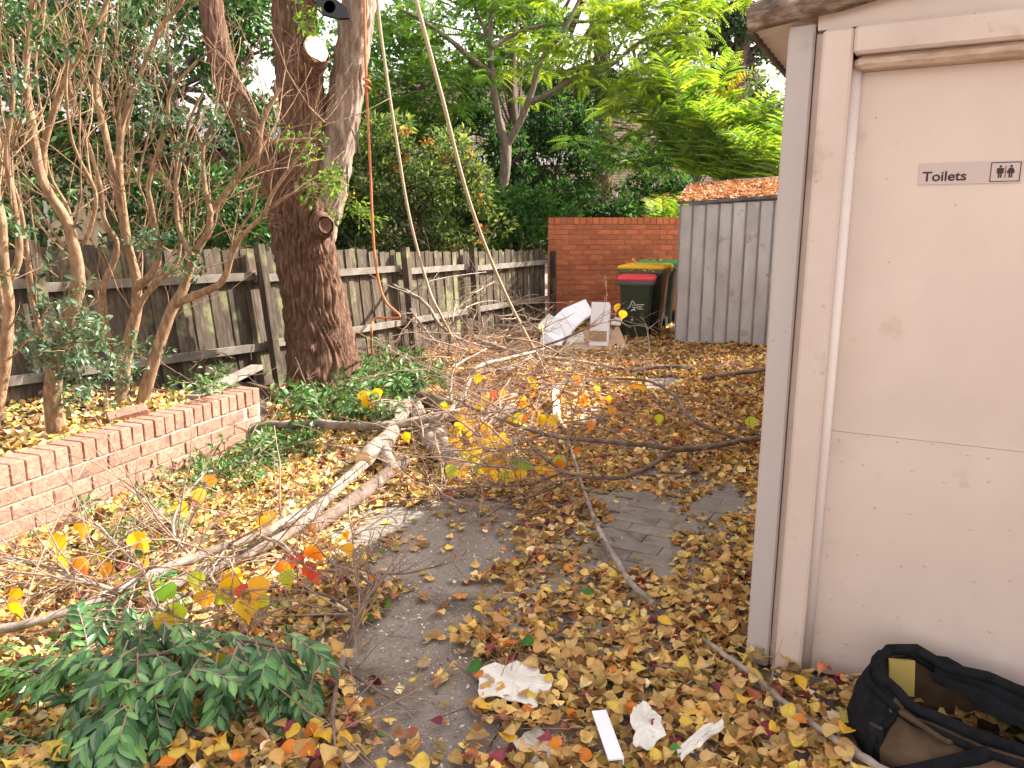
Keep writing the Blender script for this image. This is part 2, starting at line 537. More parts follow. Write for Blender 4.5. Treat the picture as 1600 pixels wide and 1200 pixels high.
M_farbrick = far_brick()
M_leaf = leaf_mat('leaf_gloss', rough=0.42, trans=0.25, spec=0.38)
M_leafd = leaf_mat('leaf_soft', rough=0.55, trans=0.5, tint=(1.6, 1.5, 0.55), spec=0.3)
M_litter = leaf_mat('dry_leaf', rough=0.75, trans=0.15, tint=(1.2, 1.0, 0.6), spec=0.2, vein=True)
M_fresh = leaf_mat('coloured_leaf', rough=0.5, trans=0.4, tint=(1.25, 1.05, 0.5), spec=0.3, vein=True)
M_spray = leaf_mat('dark_glossy_leaf', rough=0.3, trans=0.14, spec=0.5, vein=True)

# ---------------------------------------------------------------- leaf clouds
T_DIA = (np.array([(0, 0, 0), (.27, .45, .09), (0, 1, 0), (-.27, .45, .09)], dtype=np.float32), np.array([(0, 1, 2), (0, 2, 3)]))
T_OVAL = (np.array([(0, 0, 0), (.17, .25, .05), (.2, .55, .06), (0, 1, -.06), (-.2, .55, .06), (-.17, .25, .05), (0, .4, 0)], dtype=np.float32),
          np.array([(0, 1, 6), (1, 2, 6), (2, 3, 6), (3, 4, 6), (4, 5, 6), (5, 0, 6)]))


def heart_template(curl=0.0, bend=0.0, twist=0.0, hi=False):
    """rhombic leaf with a drawn-out tip, folded along its midrib, bent along its length"""
    half = [(0, 0), (.26, .06), (.43, .24), (.44, .42), (.3, .63), (.11, .84), (0, 1.08)]
    if hi:
        ys = [0, .03, .08, .16, .25, .35, .45, .55, .65, .75, .85, .95, 1.1]
    else:
        ys = [0, .12, .34, .6, .84, 1.08]
    hx = np.array([h[0] for h in half])
    hy = np.array([h[1] for h in half])
    v, f = [], []
    lanes = (-1, -.5, 0, .5, 1) if hi else (-1, 0, 1)
    for y in ys:
        w = np.interp(y, hy, hx)
        for l in lanes:
            x = l * w
            z = curl * abs(x) ** 1.3 * 1.4 + bend * (y - .4) ** 2 + twist * x * (y - .4)
            v.append((x, y - .45, z))
    k = len(lanes)
    for i in range(len(ys) - 1):
        for j in range(k - 1):
            a = i * k + j
            if hi:
                f.append((a, a + 1, a + k + 1, a + k))
            else:
                f.append((a, a + 1, a + k + 1))
                f.append((a, a + k + 1, a + k))
    return np.array(v, dtype=np.float32), np.array(f)


def frames(dirs, nrm):
    d = dirs / (np.linalg.norm(dirs, axis=1, keepdims=True) + 1e-9)
    n = nrm - d * np.sum(nrm * d, axis=1, keepdims=True)
    n /= (np.linalg.norm(n, axis=1, keepdims=True) + 1e-9)
    return np.cross(d, n), d, n


def leaf_cloud(pos, dirs, nrm, size, cols, tmpl, width=1.0):
    tv, tf = tmpl
    x, d, n = frames(dirs, nrm)
    s = np.asarray(size, dtype=np.float32).reshape(-1, 1, 1)
    V = (x[:, None, :] * (tv[None, :, 0:1] * width) + d[:, None, :] * tv[None, :, 1:2] + n[:, None, :] * tv[None, :, 2:3]) * s + pos[:, None, :]
    k = len(tv)
    Fc = tf[None] + (np.arange(len(pos)) * k)[:, None, None]
    C = np.repeat(cols, k, axis=0)
    return V.reshape(-1, 3), Fc.reshape(-1, tf.shape[1]), C


def rnd_dirs(n, up=0.0):
    v = RNG.normal(size=(n, 3))
    v /= np.linalg.norm(v, axis=1, keepdims=True)
    v[:, 2] += up
    return v


def palette(cols, n, probs=None, jit=0.15):
    cols = np.array(cols)
    idx = RNG.choice(len(cols), n, p=probs)
    c = cols[idx] * RNG.uniform(1 - jit, 1 + jit, (n, 1)) * RNG.uniform(1 - jit * .4, 1 + jit * .4, (n, 3))
    return np.clip(c, 0, 1)


def merge(parts):
    V, Fs, C, b = [], [], [], 0
    for v, f, c in parts:
        V.append(v)
        Fs.append(f + b)
        C.append(c)
        b += len(v)
    return np.concatenate(V), np.concatenate(Fs), np.concatenate(C)


def cloud_object(name, data, m, parent=None, smooth=False):
    v, f, c = data
    if parent is not None:
        v = v - np.array(origin_of(parent), dtype=np.float32)
    return link(name, np_mesh(name, v, f, c, smooth), m, parent)


# ---------------------------------------------------------------- ground
def ground():
    n = 90
    xs = np.concatenate([[-400, -120, -40, -15], np.linspace(-7, 7, n), [15, 40, 120, 400]])
    ys = np.concatenate([[-200, -40, -8], np.linspace(0.5, 15, n), [25, 50, 120, 500]])
    X, Y = np.meshgrid(xs, ys)
    Z = 0.006 * np.sin(X * 2.1 + 1) * np.sin(Y * 1.7) + 0.004 * np.sin(X * 5.3 + Y * 3.1) - 0.006
    v = np.stack([X, Y, Z], -1).reshape(-1, 3)
    w = len(xs)
    f = [(j * w + i, j * w + i + 1, (j + 1) * w + i + 1, (j + 1) * w + i) for j in range(len(ys) - 1) for i in range(w - 1)]
    o = link('ground', np_mesh('ground', v, f, None, True), M_ground)
    tag(o, kind='structure')


ground()

# toilet block frame of reference
BC = at_z(1165, 1035, 0.0)
BC.z = 0
BROT = math.atan2(-0.462, 0.887)
EB = Vector((0.887, -0.462, 0))     # along the door wall
BB = Vector((0.462, 0.887, 0))      # away along the side wall

# brick pavers beside the block
pav = empty('paving', (0, 0, 0))
tag(pav, kind='structure')
bed = MB()
pc = BC + BB * 1.0 - EB * 0.55
bedM = Matrix.Rotation(BROT, 3, 'Z')
bed.box(pc + Vector((0, 0, 0.002)), (1.02, 2.6, 0.008), bedM)
bed.build('sand_bed', M_ground, pav)
pm = [MB() for _ in range(6)]
for q in pm:
    q.box((0, 0, 0), (0.2302, 0.1152, 0.03), None, 0, (1, 1), 0.002)
pme = [q.mesh('paver') for q in pm]
cnt = 0
for i in range(-10, 11):
    for j in range(-4, 4):
        u = (j + 0.5 + (0.5 if i % 2 else 0)) * 0.232
        w = i * 0.117
        if abs(u) > 0.40 or cnt >= 170:
            continue
        p = pc + EB * u + BB * w
        o = link('paver', pme[cnt % 6], M_paver, pav, (p.x, p.y, 0.001 + random.uniform(-.002, .003)))
        o.rotation_euler = (R(random.uniform(-.8, .8)), R(random.uniform(-.8, .8)), BROT + R(random.uniform(-1, 1)))
        cnt += 1


# ---------------------------------------------------------------- brickwork
def brick_mesh(L, H, D, seed, bev=0.006):
    rnd = random.Random(seed)
    q = MB()
    q.box((0, 0, 0), (L, D, H), None, 0, (1, 1), bev)
    q.v = [(a + rnd.uniform(-.0015, .0015), b + rnd.uniform(-.0015, .0015), c + rnd.uniform(-.0015, .0015)) for a, b, c in q.v]
    return q.mesh('brick')


# far orange wall
wall = empty('brick_wall', (0.62, 13.2, 0), 0.0, 'orange brick wall standing behind the wheelie bins at the end of the yard', 'wall')
WL, WH = 4.6, 1.74
q = MB()
q.box((WL / 2, 0.055, WH / 2 - 0.004), (WL - 0.012, 0.1, WH - 0.012))
q.build('mortar', M_mortarO, wall)
bm_ = [brick_mesh(0.23, 0.076, 0.11, i, 0.003) for i in range(5)]
hm_ = [brick_mesh(0.11, 0.076, 0.11, i + 9, 0.003) for i in range(3)]
cm_ = [brick_mesh(0.10, 0.11, 0.125, i + 20, 0.004) for i in range(3)]
rest = MB()
nb = 0
ncourse = 19
for c in range(ncourse):
    z = c * 0.0857 + 0.038
    x = -0.12 if c % 2 else 0.0
    while x < WL:
        x0, x1 = max(x, 0.0), min(x + 0.23, WL)
        if x1 - x0 > 0.08:
            if x0 < 2.25:
                me = bm_[nb % 5] if x1 - x0 > 0.2 else hm_[nb % 3]
                if nb < 230:
                    o = link('brick', me, M_brickO, wall, ((x0 + x1) / 2, 0.052 + random.uniform(-.002, .002), z))
                    nb += 1
            else:
                rest.box(((x0 + x1) / 2, 0.052, z), (x1 - x0, 0.11, 0.076))
        x += 0.24
for k in range(int(2.3 / 0.109)):
    o = link('brick', cm_[k % 3], M_brickO, wall, (0.05 + k * 0.109, 0.052 + random.uniform(-.003, .003), ncourse * 0.0857 + 0.058))
for k in range(21, int(WL / 0.109)):
    rest.box((0.05 + k * 0.109, 0.052, ncourse * 0.0857 + 0.058), (0.1, 0.125, 0.11))
tag(rest.build('hidden_brickwork', M_brickO, wall), kind='stuff')

# planter wall
W0, W1 = at_z(0, 858, 0), at_z(412, 688, 0)
WD = (W1 - W0).normalized()
WN = Vector((WD.y, -WD.x, 0))
PL = (W1 - W0).length
pw = empty('planter_wall', (W0.x, W0.y, 0), math.atan2(WD.y, WD.x), 'low pink brick retaining wall with a brick-on-edge top holding the shrub bed', 'wall')
EXT = 0.75
PH, CAPH = 0.405, 0.112
q = MB()
q.box(((PL - EXT) / 2 + 0, 0.082, (PH - 0.012) / 2), (PL + EXT - 0.012, 0.144, PH - 0.012))
q.build('mortar', M_mortarP, pw)
pbm = [brick_mesh(0.23, 0.077, 0.1, i + 40, 0.004) for i in range(6)]
phm = [brick_mesh(0.11, 0.076, 0.1, i + 50, 0.006) for i in range(3)]
pcm = [brick_mesh(0.0775, CAPH, 0.165, i + 60, 0.005) for i in range(6)]
k = 0
z = PH - CAPH - 0.05
row = 0
while z > -0.05:
    x = -EXT - (0.12 if row % 2 else 0)
    while x < PL - 0.05:
        x0, x1 = max(x, -EXT), min(x + 0.23, PL)
        if x1 - x0 > 0.09:
            me = pbm[k % 6] if x1 - x0 > 0.2 else phm[k % 3]
            link('brick', me, M_brickP, pw, ((x0 + x1) / 2, 0.05 + random.uniform(-.002, .002), z))
            k += 1
        x += 0.24
    z -= 0.086
    row += 1
x = -EXT + 0.04
while x < PL - 0.02:
    o = link('brick', pcm[k % 6], M_brickP, pw, (x, 0.0815 + random.uniform(-.003, .003), PH - CAPH / 2))
    o.rotation_euler = (R(random.uniform(-.6, .6)), R(random.uniform(-.8, .8)), R(random.uniform(-.8, .8)))
    x += 0.0855
    k += 1

# ---------------------------------------------------------------- fence
FB = [Vector((-5.2, 4.02, 0)), Vector((-3.62, 5.78, 0)), Vector((-2.42, 7.39, 0)), Vector((-1.32, 9.32, 0)), Vector((-0.59, 10.6, 0)), Vector((0.585, 12.75, 0))]
FTOP = [1.50, 1.43, 1.37, 1.29, 1.25, 1.21]
LEAN = [0.20, 0.20, 0.19, 0.12, 0.08, 0.02]
fence = empty('paling_fence', tuple(FB[2]), 0, 'long weathered grey paling fence leaning back along the left side of the yard', 'fence')
npal = 0
for i in range(len(FB) - 1):
    a, b = FB[i], FB[i + 1]
    d = (b - a)
    L = d.length
    d.normalize()
    nn = Vector((d.y, -d.x, 0))         # towards the yard
    step = 0.094
    n = int(L / step)
    for s in range(n):
        t = (s + 0.5) / n
        base = a.lerp(b, t)
        top = FTOP[i] * (1 - t) + FTOP[i + 1] * t + random.uniform(-.022, .022)
        ln = LEAN[i] * (1 - t) + LEAN[i + 1] * t
        off = random.uniform(-.004, .004) - (0.012 if s % 2 else 0)
        w = 0.096
        tw = random.uniform(-.01, .01)
        mb = MB()
        up = Vector((-nn.x * ln, -nn.y * ln, 1.37)).normalized()
        o0 = base + nn * (off - 0.03)
        ex = (d + nn * tw).normalized()
        ez = ex.cross(up).normalized()
        cc = random.uniform(.004, .018)
        outl = [(-w / 2, 0), (w / 2, 0), (w / 2, top - cc), (w / 2 - cc, top), (-w / 2 + cc, top + random.uniform(-.008, .008)), (-w / 2, top - cc)]
        mb.prism(outl, o0, ex, up, ez, 0.014)
        mb.build('paling', M_paling, fence, world=True)
        npal += 1
    for hz in (0.42, 1.13 - 0.03 * i):
        mb = MB()
        l0, l1 = LEAN[i] * hz / 1.37, LEAN[i + 1] * hz / 1.37
        p0 = a - nn * l0 + nn * 0.03 + Vector((0, 0, hz + random.uniform(-.01, .01)))
        p1 = b - nn * l1 + nn * 0.03 + Vector((0, 0, hz + random.uniform(-.01, .01)))
        dd = (p1 - p0).normalized()
        mb.prism([(-.022, -.036), (.022, -.036), (.022, .036), (-.022, .036)], p0 + dd * 0.01, nn, Vector((0, 0, 1)), dd, (p1 - p0).length - 0.02)
        mb.build('rail', M_rail, fence, world=True)
for i in range(1, len(FB)):
    d = (FB[i] - FB[i - 1]).normalized()
    nn = Vector((d.y, -d.x, 0))
    mb = MB()
    up = Vector((-nn.x * LEAN[i], -nn.y * LEAN[i], 1.37)).normalized()
    ez = d.cross(up).normalized()
    hgt = FTOP[i] + (0.04 if i < 5 else -0.02)
    mb.prism([(-.035, 0), (.035, 0), (.035, hgt), (-.035, hgt)], FB[i] + nn * 0.06 + d * 0.04, d, up, ez, 0.09)
    mb.build('post', M_paling, fence, world=True)

# planter soil between the wall and the fence, falling to the fence
bk = WN * -0.165
s0, s1 = W0 - WD * EXT + bk, W1 + bk
f_a, f_b = FB[0], FB[2] + Vector((-.1, -.1, 0))
n1, n2 = 26, 14
vv = []
for i in range(n1 + 1):
    t = i / n1
    a, b = s0.lerp(s1, t), f_a.lerp(f_b, t)
    for j in range(n2 + 1):
        u = j / n2
        p = a.lerp(b, u)
        z = 0.345 * (1 - u) ** 0.8 + 0.10 * u + random.uniform(-.012, .012)
        if j == 0:
            z = 0.365
        if i == n1:
            z *= 0.55
        vv.append((p.x, p.y, z))
for j in range(n2 + 1):
    a = vv[n1 * (n2 + 1) + j]
    vv.append((a[0] + 0.16, a[1] + 0.22, -0.03))
w = n2 + 1
ff = [(i * w + j, (i + 1) * w + j, (i + 1) * w + j + 1, i * w + j + 1) for i in range(n1 + 1) for j in range(n2)]
soil = link('soil', np_mesh('soil', vv, ff, None, True), M_soil)
tag(soil, kind='structure')


def soil_z(p):
    """height of the planter soil at a point, None outside"""
    v = Vector((p[0], p[1], 0)) - s0
    den = (s1 - s0).length
    t = v.dot(WD) / den
    if t < 0 or t > 1:
        return None
    a, b = s0.lerp(s1, t), f_a.lerp(f_b, t)
    dn = (b - a)
    u = (Vector((p[0], p[1], 0)) - a).dot(dn) / dn.length_squared
    if u < -0.02 or u > 1:
        return None
    u = max(u, 0)
    return (0.345 * (1 - u) ** 0.8 + 0.10 * u) * (1 if t < .97 else 0.6)


# ---------------------------------------------------------------- toilet block (local: x along the door wall, y away, z up)
tb = empty('toilet_block', tuple(BC), BROT, 'cream pink toilet block with a framed door and a lichen covered roof edge', 'building')
BD, BW = 6.5, 3.0  # unseen depth added so the block throws more shade over the yard
q = MB()
q.box((BW / 2 + 0.02, BD / 2 + 0.03, 1.07), (BW - 0.04, BD - 0.06, 2.10))
q.box((BW / 2 + 0.2, BD / 2 + 0.2, 2.2), (BW - 0.4, BD - 0.6, 0.2))
q.build('wall', M_paint, tb)
q = MB()
q.box((0.04, 0.02, 1.085), (0.078, 0.07, 2.15), None, 0, (1, 1), 0.006)
q.build('corner_post', M_post, tb)
q = MB()
q.box((0.0925, 0.028, 1.07), (0.022, 0.04, 2.12))
q.build('cover_strip', M_paintw, tb)
# door frame: outer flat, inner rounded bead
q = MB()
q.box((0.148, 0.0, 1.065), (0.086, 0.10, 2.13), None, 0, (1, 1), 0.008)
q.build('frame_jamb', M_paintw, tb)
M_bead = mat('highlit_bead_paint', [(0.3, (0.68, 0.585, 0.54)), (0.7, (0.74, 0.65, 0.61))], scale=2, rough=0.4, bump=0.1, bscale=50, dist=0.002, spots=[(16, 0.7, (0.45, 0.36, 0.31))])  # white highlight of the bead put into a paler paint colour
q = MB()
q.tube([(0.196, 0.02, 0.0), (0.196, 0.02, 2.04)], 0.022, 12)
q.build('jamb_bead', M_bead, tb)
q = MB()
q.box((0.192 + 1.0, -0.002, 2.092), (2.0, 0.104, 0.08), None, 0, (1, 1), 0.008)
q.build('frame_head', M_paintw, tb)
q = MB()
q.box((0.19 + 1.0, 0.012, 2.032), (1.99, 0.09, 0.038), None, 0, (1, 1), 0.012)
q.build('head_ledge', M_ledge, tb)
# door leaf: upper sheet and kick sheet
DX0, DX1 = 0.212, 1.06
seam0 = 0.895
q = MB()
q.box(((DX0 + DX1) / 2, 0.05, (seam0 + 2.012) / 2 + 0.0005), (DX1 - DX0, 0.04, 2.012 - seam0 - 0.001))
door = q.build('door', M_paint, tb)
q = MB()
q.box(((DX0 + DX1) / 2, 0.0475, (0.02 + seam0) / 2), (DX1 - DX0, 0.041, seam0 - 0.02))
q.build('kick_sheet', M_paint, door)
for zz, xs in ((0.875, 7), (0.78, 6), (0.64, 5), (0.47, 6), (0.30, 5), (0.17, 6), (0.08, 7)):
    for i in range(xs):
        q = MB()
        x = DX0 + 0.03 + (0.62 / xs) * (i + random.uniform(-.25, .25))
        q.lathe([(0.0042, 0), (0.0034, 0.0022), (0, 0.0028)], 7, (x, 0.0268, zz + random.uniform(-.02, .02)), 0, Matrix.Rotation(R(90), 3, 'X'))
        q.build('screw', M_screw, door)
for xx, zz in ((0.265, 1.88), (0.34, 1.45), (0.31, 1.7), (0.5, 1.62)):
    q = MB()
    q.lathe([(0.0032, 0), (0.0022, 0.0016), (0, 0.002)], 7, (xx, 0.0298, zz), 0, Matrix.Rotation(R(90), 3, 'X'))
    q.build('screw', M_screw, door)
# wall board over the door, roof sheet with corrugations running along x, barge roll
q = MB()
q.prism([(0.085, 2.136), (BW, 2.136), (BW, 2.65), (0.085, 2.185)], (0, -0.012, 0), (1, 0, 0), (0, 0, 1), (0, 1, 0), 0.03)
q.build('gable_board', M_paint, tb)
SL = 0.14


def corr(x0, x1, y0, y1, zoff, name, m):
    n = int((y1 - y0) / 0.0127)
    vs, fs = [], []
    for k in range(2):
        for i in range(n + 1):
            y = y0 + (y1 - y0) * i / n
            zz = 0.008 * math.cos(2 * math.pi * y / 0.076)
            for x in (x0, x1):
                vs.append((x, y, 2.172 + zoff + SL * (x + 0.1) + zz - 0.0012 * k * 2))
    for i in range(n):
        a = 2 * i
        fs.append((a, a + 1, a + 3, a + 2))
        b = 2 * (n + 1) + 2 * i
        fs.append((b, b + 2, b + 3, b + 1))
    for i in (0, n):
        pass
    mb = MB()
    mb.add(vs, fs, 0, True)
    return mb.build(name, m, tb)


corr(-0.115, BW, 0.0, 1.25, 0.0, 'roof_sheet', M_soffit)
corr(0.03, BW, 1.25, BD, 0.012, 'roof_sheet', M_soffit)
q = MB()
q.box((-0.03, 1.262, 2.11), (0.16, 0.022, 0.07))
q.build('end_fascia', M_post, tb)
q = MB()
q.prism([(-0.125, 2.152), (-0.107, 2.148), (-0.107, 2.166), (-0.125, 2.172)], (0, 0.0, 0), (1, 0, 0), (0, 0, 1), (0, 1, 0), 1.25)
q.build('eave_edge', M_fascia, tb)
q = MB()
pa = [(-0.115 + (BW + 0.115) * i / 24, -0.05 + 0.004 * math.sin(i), 2.180 + SL * ((BW + 0.115) * i / 24) + 0.003 * math.sin(i * 2.3)) for i in range(25)]
q.tube(pa, 0.037, 16, wob=0.06)
q.build('barge_roll', M_barge, tb)
q = MB()
q.prism([(-0.112, 2.220), (BW, 2.220 + SL * (BW + .11)), (BW, 2.228 + SL * (BW + .11)), (-0.112, 2.228)], (0, -0.05, 0), (1, 0, 0), (0, 0, 1), (0, 1, 0), 0.16)
q.build('barge_flashing', M_barge, tb)

# sign on the door
sgx, sgz, sgw, sgh = 0.0, 0.0, 0.0, 0.0
a_ = at_y(1437, 256, 2.3)
# find sign corners on the door plane (local y = 0.03)


def on_door(px, py, ly=0.03):
    d = ray(px, py)
    nrm = Vector((-BB.x, -BB.y, 0))
    o = Vector((0, 0, CAM_H))
    p0 = BC + BB * ly
    t = (p0 - o).dot(nrm) / d.dot(nrm)
    p = o + d * t
    return (p - BC).dot(EB), p.z


sx0, sz1 = on_door(1438, 256)
_, sz0 = on_door(1436, 289)
sx1, _ = on_door(1597, 268)
sign = empty('toilet_sign', tuple(BC + BB * 0.0295 + EB * sx0 + Vector((0, 0, sz0))), BROT, 'pinkish Toilets sign with man and woman pictogram screwed to the door', 'sign')
sw, sh = sx1 - sx0, sz1 - sz0
q = MB()
q.box((sw / 2, -0.0015, sh / 2), (sw, 0.003, sh))
q.build('plate', M_signp, sign)
cu = bpy.data.curves.new('lettering', 'FONT')
cu.body = 'Toilets'
cu.size = sh * 0.63
cu.offset = 0.0008
cu.extrude = 0.0003
tmp = bpy.data.objects.new('lettering_source', cu)
COL.objects.link(tmp)
bpy.context.view_layer.update()
me = bpy.data.meshes.new_from_object(tmp.evaluated_get(bpy.context.evaluated_depsgraph_get()))
bpy.data.objects.remove(tmp)
me.materials.clear()
let = link('lettering', me, M_ink, sign, (sw * 0.035, -0.0034, sh * 0.17))
let.rotation_euler = (R(90), 0, 0)
tag(let, kind='stuff')
let.scale = ((sw * 0.44) / max(v.co.x for v in me.vertices), 1, 1)
# pictogram panel
pxc, pw_ = sw * 0.845, sh * 0.93
q = MB()
bw = sh * 0.035
X0, X1, Z0, Z1 = sw * 0.70, sw * 0.985, sh * 0.06, sh * 0.95
for (a, b, c, d) in ((X0, X1, Z0, Z0 + bw), (X0, X1, Z1 - bw, Z1), (X0, X0 + bw, Z0 + bw, Z1 - bw), (X1 - bw, X1, Z0 + bw, Z1 - bw)):
    q.box(((a + b) / 2, -0.0035, (c + d) / 2), (b - a, 0.001, d - c))
tag(q.build('pictogram_border', M_ink, sign), kind='stuff')
H = Z1 - Z0


def figure(cx, woman, name):
    q = MB()
    r = H * 0.062
    q.prism([(cx + r * math.cos(t * .628), Z0 + H * .78 + r * math.sin(t * .628)) for t in range(10)], (0, -0.0032, 0), (1, 0, 0), (0, 0, 1), (0, -1, 0), 0.0008)
    wS = (X1 - X0) * 0.115
    if woman:
        o = [(cx - wS * .55, Z0 + H * .70), (cx + wS * .55, Z0 + H * .70), (cx + wS * 1.15, Z0 + H * .5), (cx + wS * .9, Z0 + H * .42), (cx - wS * .9, Z0 + H * .42), (cx - wS * 1.15, Z0 + H * .5)]
    else:
        o = [(cx - wS, Z0 + H * .70), (cx + wS, Z0 + H * .70), (cx + wS, Z0 + H * .44), (cx + wS * .6, Z0 + H * .42), (cx - wS * .6, Z0 + H * .42), (cx - wS, Z0 + H * .44)]
    q.prism(o, (0, -0.0032, 0), (1, 0, 0), (0, 0, 1), (0, -1, 0), 0.0008)
    for s in (-1, 1):
        q.prism([(cx + s * wS * .1, Z0 + H * .42), (cx + s * wS * .55, Z0 + H * .42), (cx + s * wS * .55, Z0 + H * .2), (cx + s * wS * .1, Z0 + H * .2)], (0, -0.0032, 0), (1, 0, 0), (0, 0, 1), (0, -1, 0), 0.0008)
    tag(q.build(name, M_ink, sign), kind='stuff')


figure(X0 + (X1 - X0) * .33, False, 'man_pictogram')
figure(X0 + (X1 - X0) * .68, True, 'woman_pictogram')
q = MB()
q.box((X0 + (X1 - X0) * .505, -0.0035, Z0 + H * .5), ((X1 - X0) * .025, 0.0008, H * .62))
q.build('pictogram_divider', M_ink, sign)

# ---------------------------------------------------------------- metal shed (local x along the front, y back)
SB = at_z(1053, 536, 0)
shed = empty('metal_shed', (SB.x, SB.y, 0), R(-17), 'grey ribbed metal garden shed with fallen leaves on its roof', 'shed')
SHH, SW = 1.90, 2.05
npan = 12
pwid = SW / npan
for k in range(npan):
    q = MB()
    x0 = k * pwid
    # pan with a shallow fold at each side
    prof = [(0.004, 0.004), (0.018, 0.0), (pwid - .018, 0.0), (pwid - .004, 0.004)]
    z0, z1 = 0.02, SHH - 0.05 + 0.028 * k / npan * 4
    vs = [(x0 + a, b, z0) for a, b in prof] + [(x0 + a, b, z1) for a, b in prof] + [(x0 + a, b + 0.01, z0) for a, b in prof] + [(x0 + a, b + 0.01, z1) for a, b in prof]
    fs = [(i, i + 1, 5 + i, 4 + i) for i in range(3)] + [(8 + i + 1, 8 + i, 12 + i, 13 + i) for i in range(3)] + [(0, 4, 12, 8), (3, 11, 15, 7), (4, 5, 13, 12), (5, 6, 14, 13), (6, 7, 15, 14)]
    q.add(vs, fs)
    q.build('wall_panel', M_shed, shed)
    q = MB()
    q.box((x0 + (0.004 if k else 0.008), -0.004, (z0 + z1) / 2), (0.02, 0.018, z1 - z0), None, 0, (1, 1), 0.005)
    q.build('rib', M_shedr, shed)
q = MB()
q.box((0.004, 0.78, SHH / 2), (0.012, 1.52, SHH - 0.06))
q.box((SW - 0.004, 0.78, SHH / 2), (0.012, 1.52, SHH - 0.06))
q.box((SW / 2, 1.54, SHH / 2 + .1), (SW, 0.012, SHH + .1))
q.build('side_wall', M_shed, shed)
BKH = 2.20
q = MB()
rv = []
for (x, y, z) in ((-0.03, -0.03, SHH), (SW + .03, -0.03, SHH + .115), (SW + .03, 1.62, BKH + .115), (-0.03, 1.62, BKH)):
    rv.append((x, y, z))
rv += [(x, y, z - 0.012) for x, y, z in rv]
q.add(rv, [(0, 1, 2, 3), (7, 6, 5, 4), (0, 4, 5, 1), (1, 5, 6, 2), (2, 6, 7, 3), (3, 7, 4, 0)])
q.build('roof', M_shedr, shed)
q = MB()
fp = [(-0.035 + (SW + .07) * i / 8, -0.036 - 0.006 * math.sin(i * 1.7), SHH - 0.015 + .115 * i / 8 + random.uniform(-.008, .004)) for i in range(9)]
for i in range(8):
    a, b = Vector(fp[i]), Vector(fp[i + 1])
    q.add([a + Vector((0, 0, -.016)), b + Vector((0, 0, -.016)), b + Vector((0, 0, .02)), a + Vector((0, 0, .02)),
           a + Vector((0, .012, -.016)), b + Vector((0, .012, -.016)), b + Vector((0, .012, .02)), a + Vector((0, .012, .02))],
          [(0, 1, 2, 3), (5, 4, 7, 6), (3, 2, 6, 7), (1, 0, 4, 5)])
q.build('fascia', M_fascia, shed)
q = MB()
q.tube([(-0.034, -.03, SHH + .005), (-0.034, 1.62, BKH + .005)], 0.014, 6)
q.build('roof_edge', M_shedr, shed)
q = MB()
q.tube([(-0.03, 1.62, BKH + .02), (SW, 1.62, BKH + .132)], 0.022, 6)
q.build('roof_edge', M_shedr, shed)


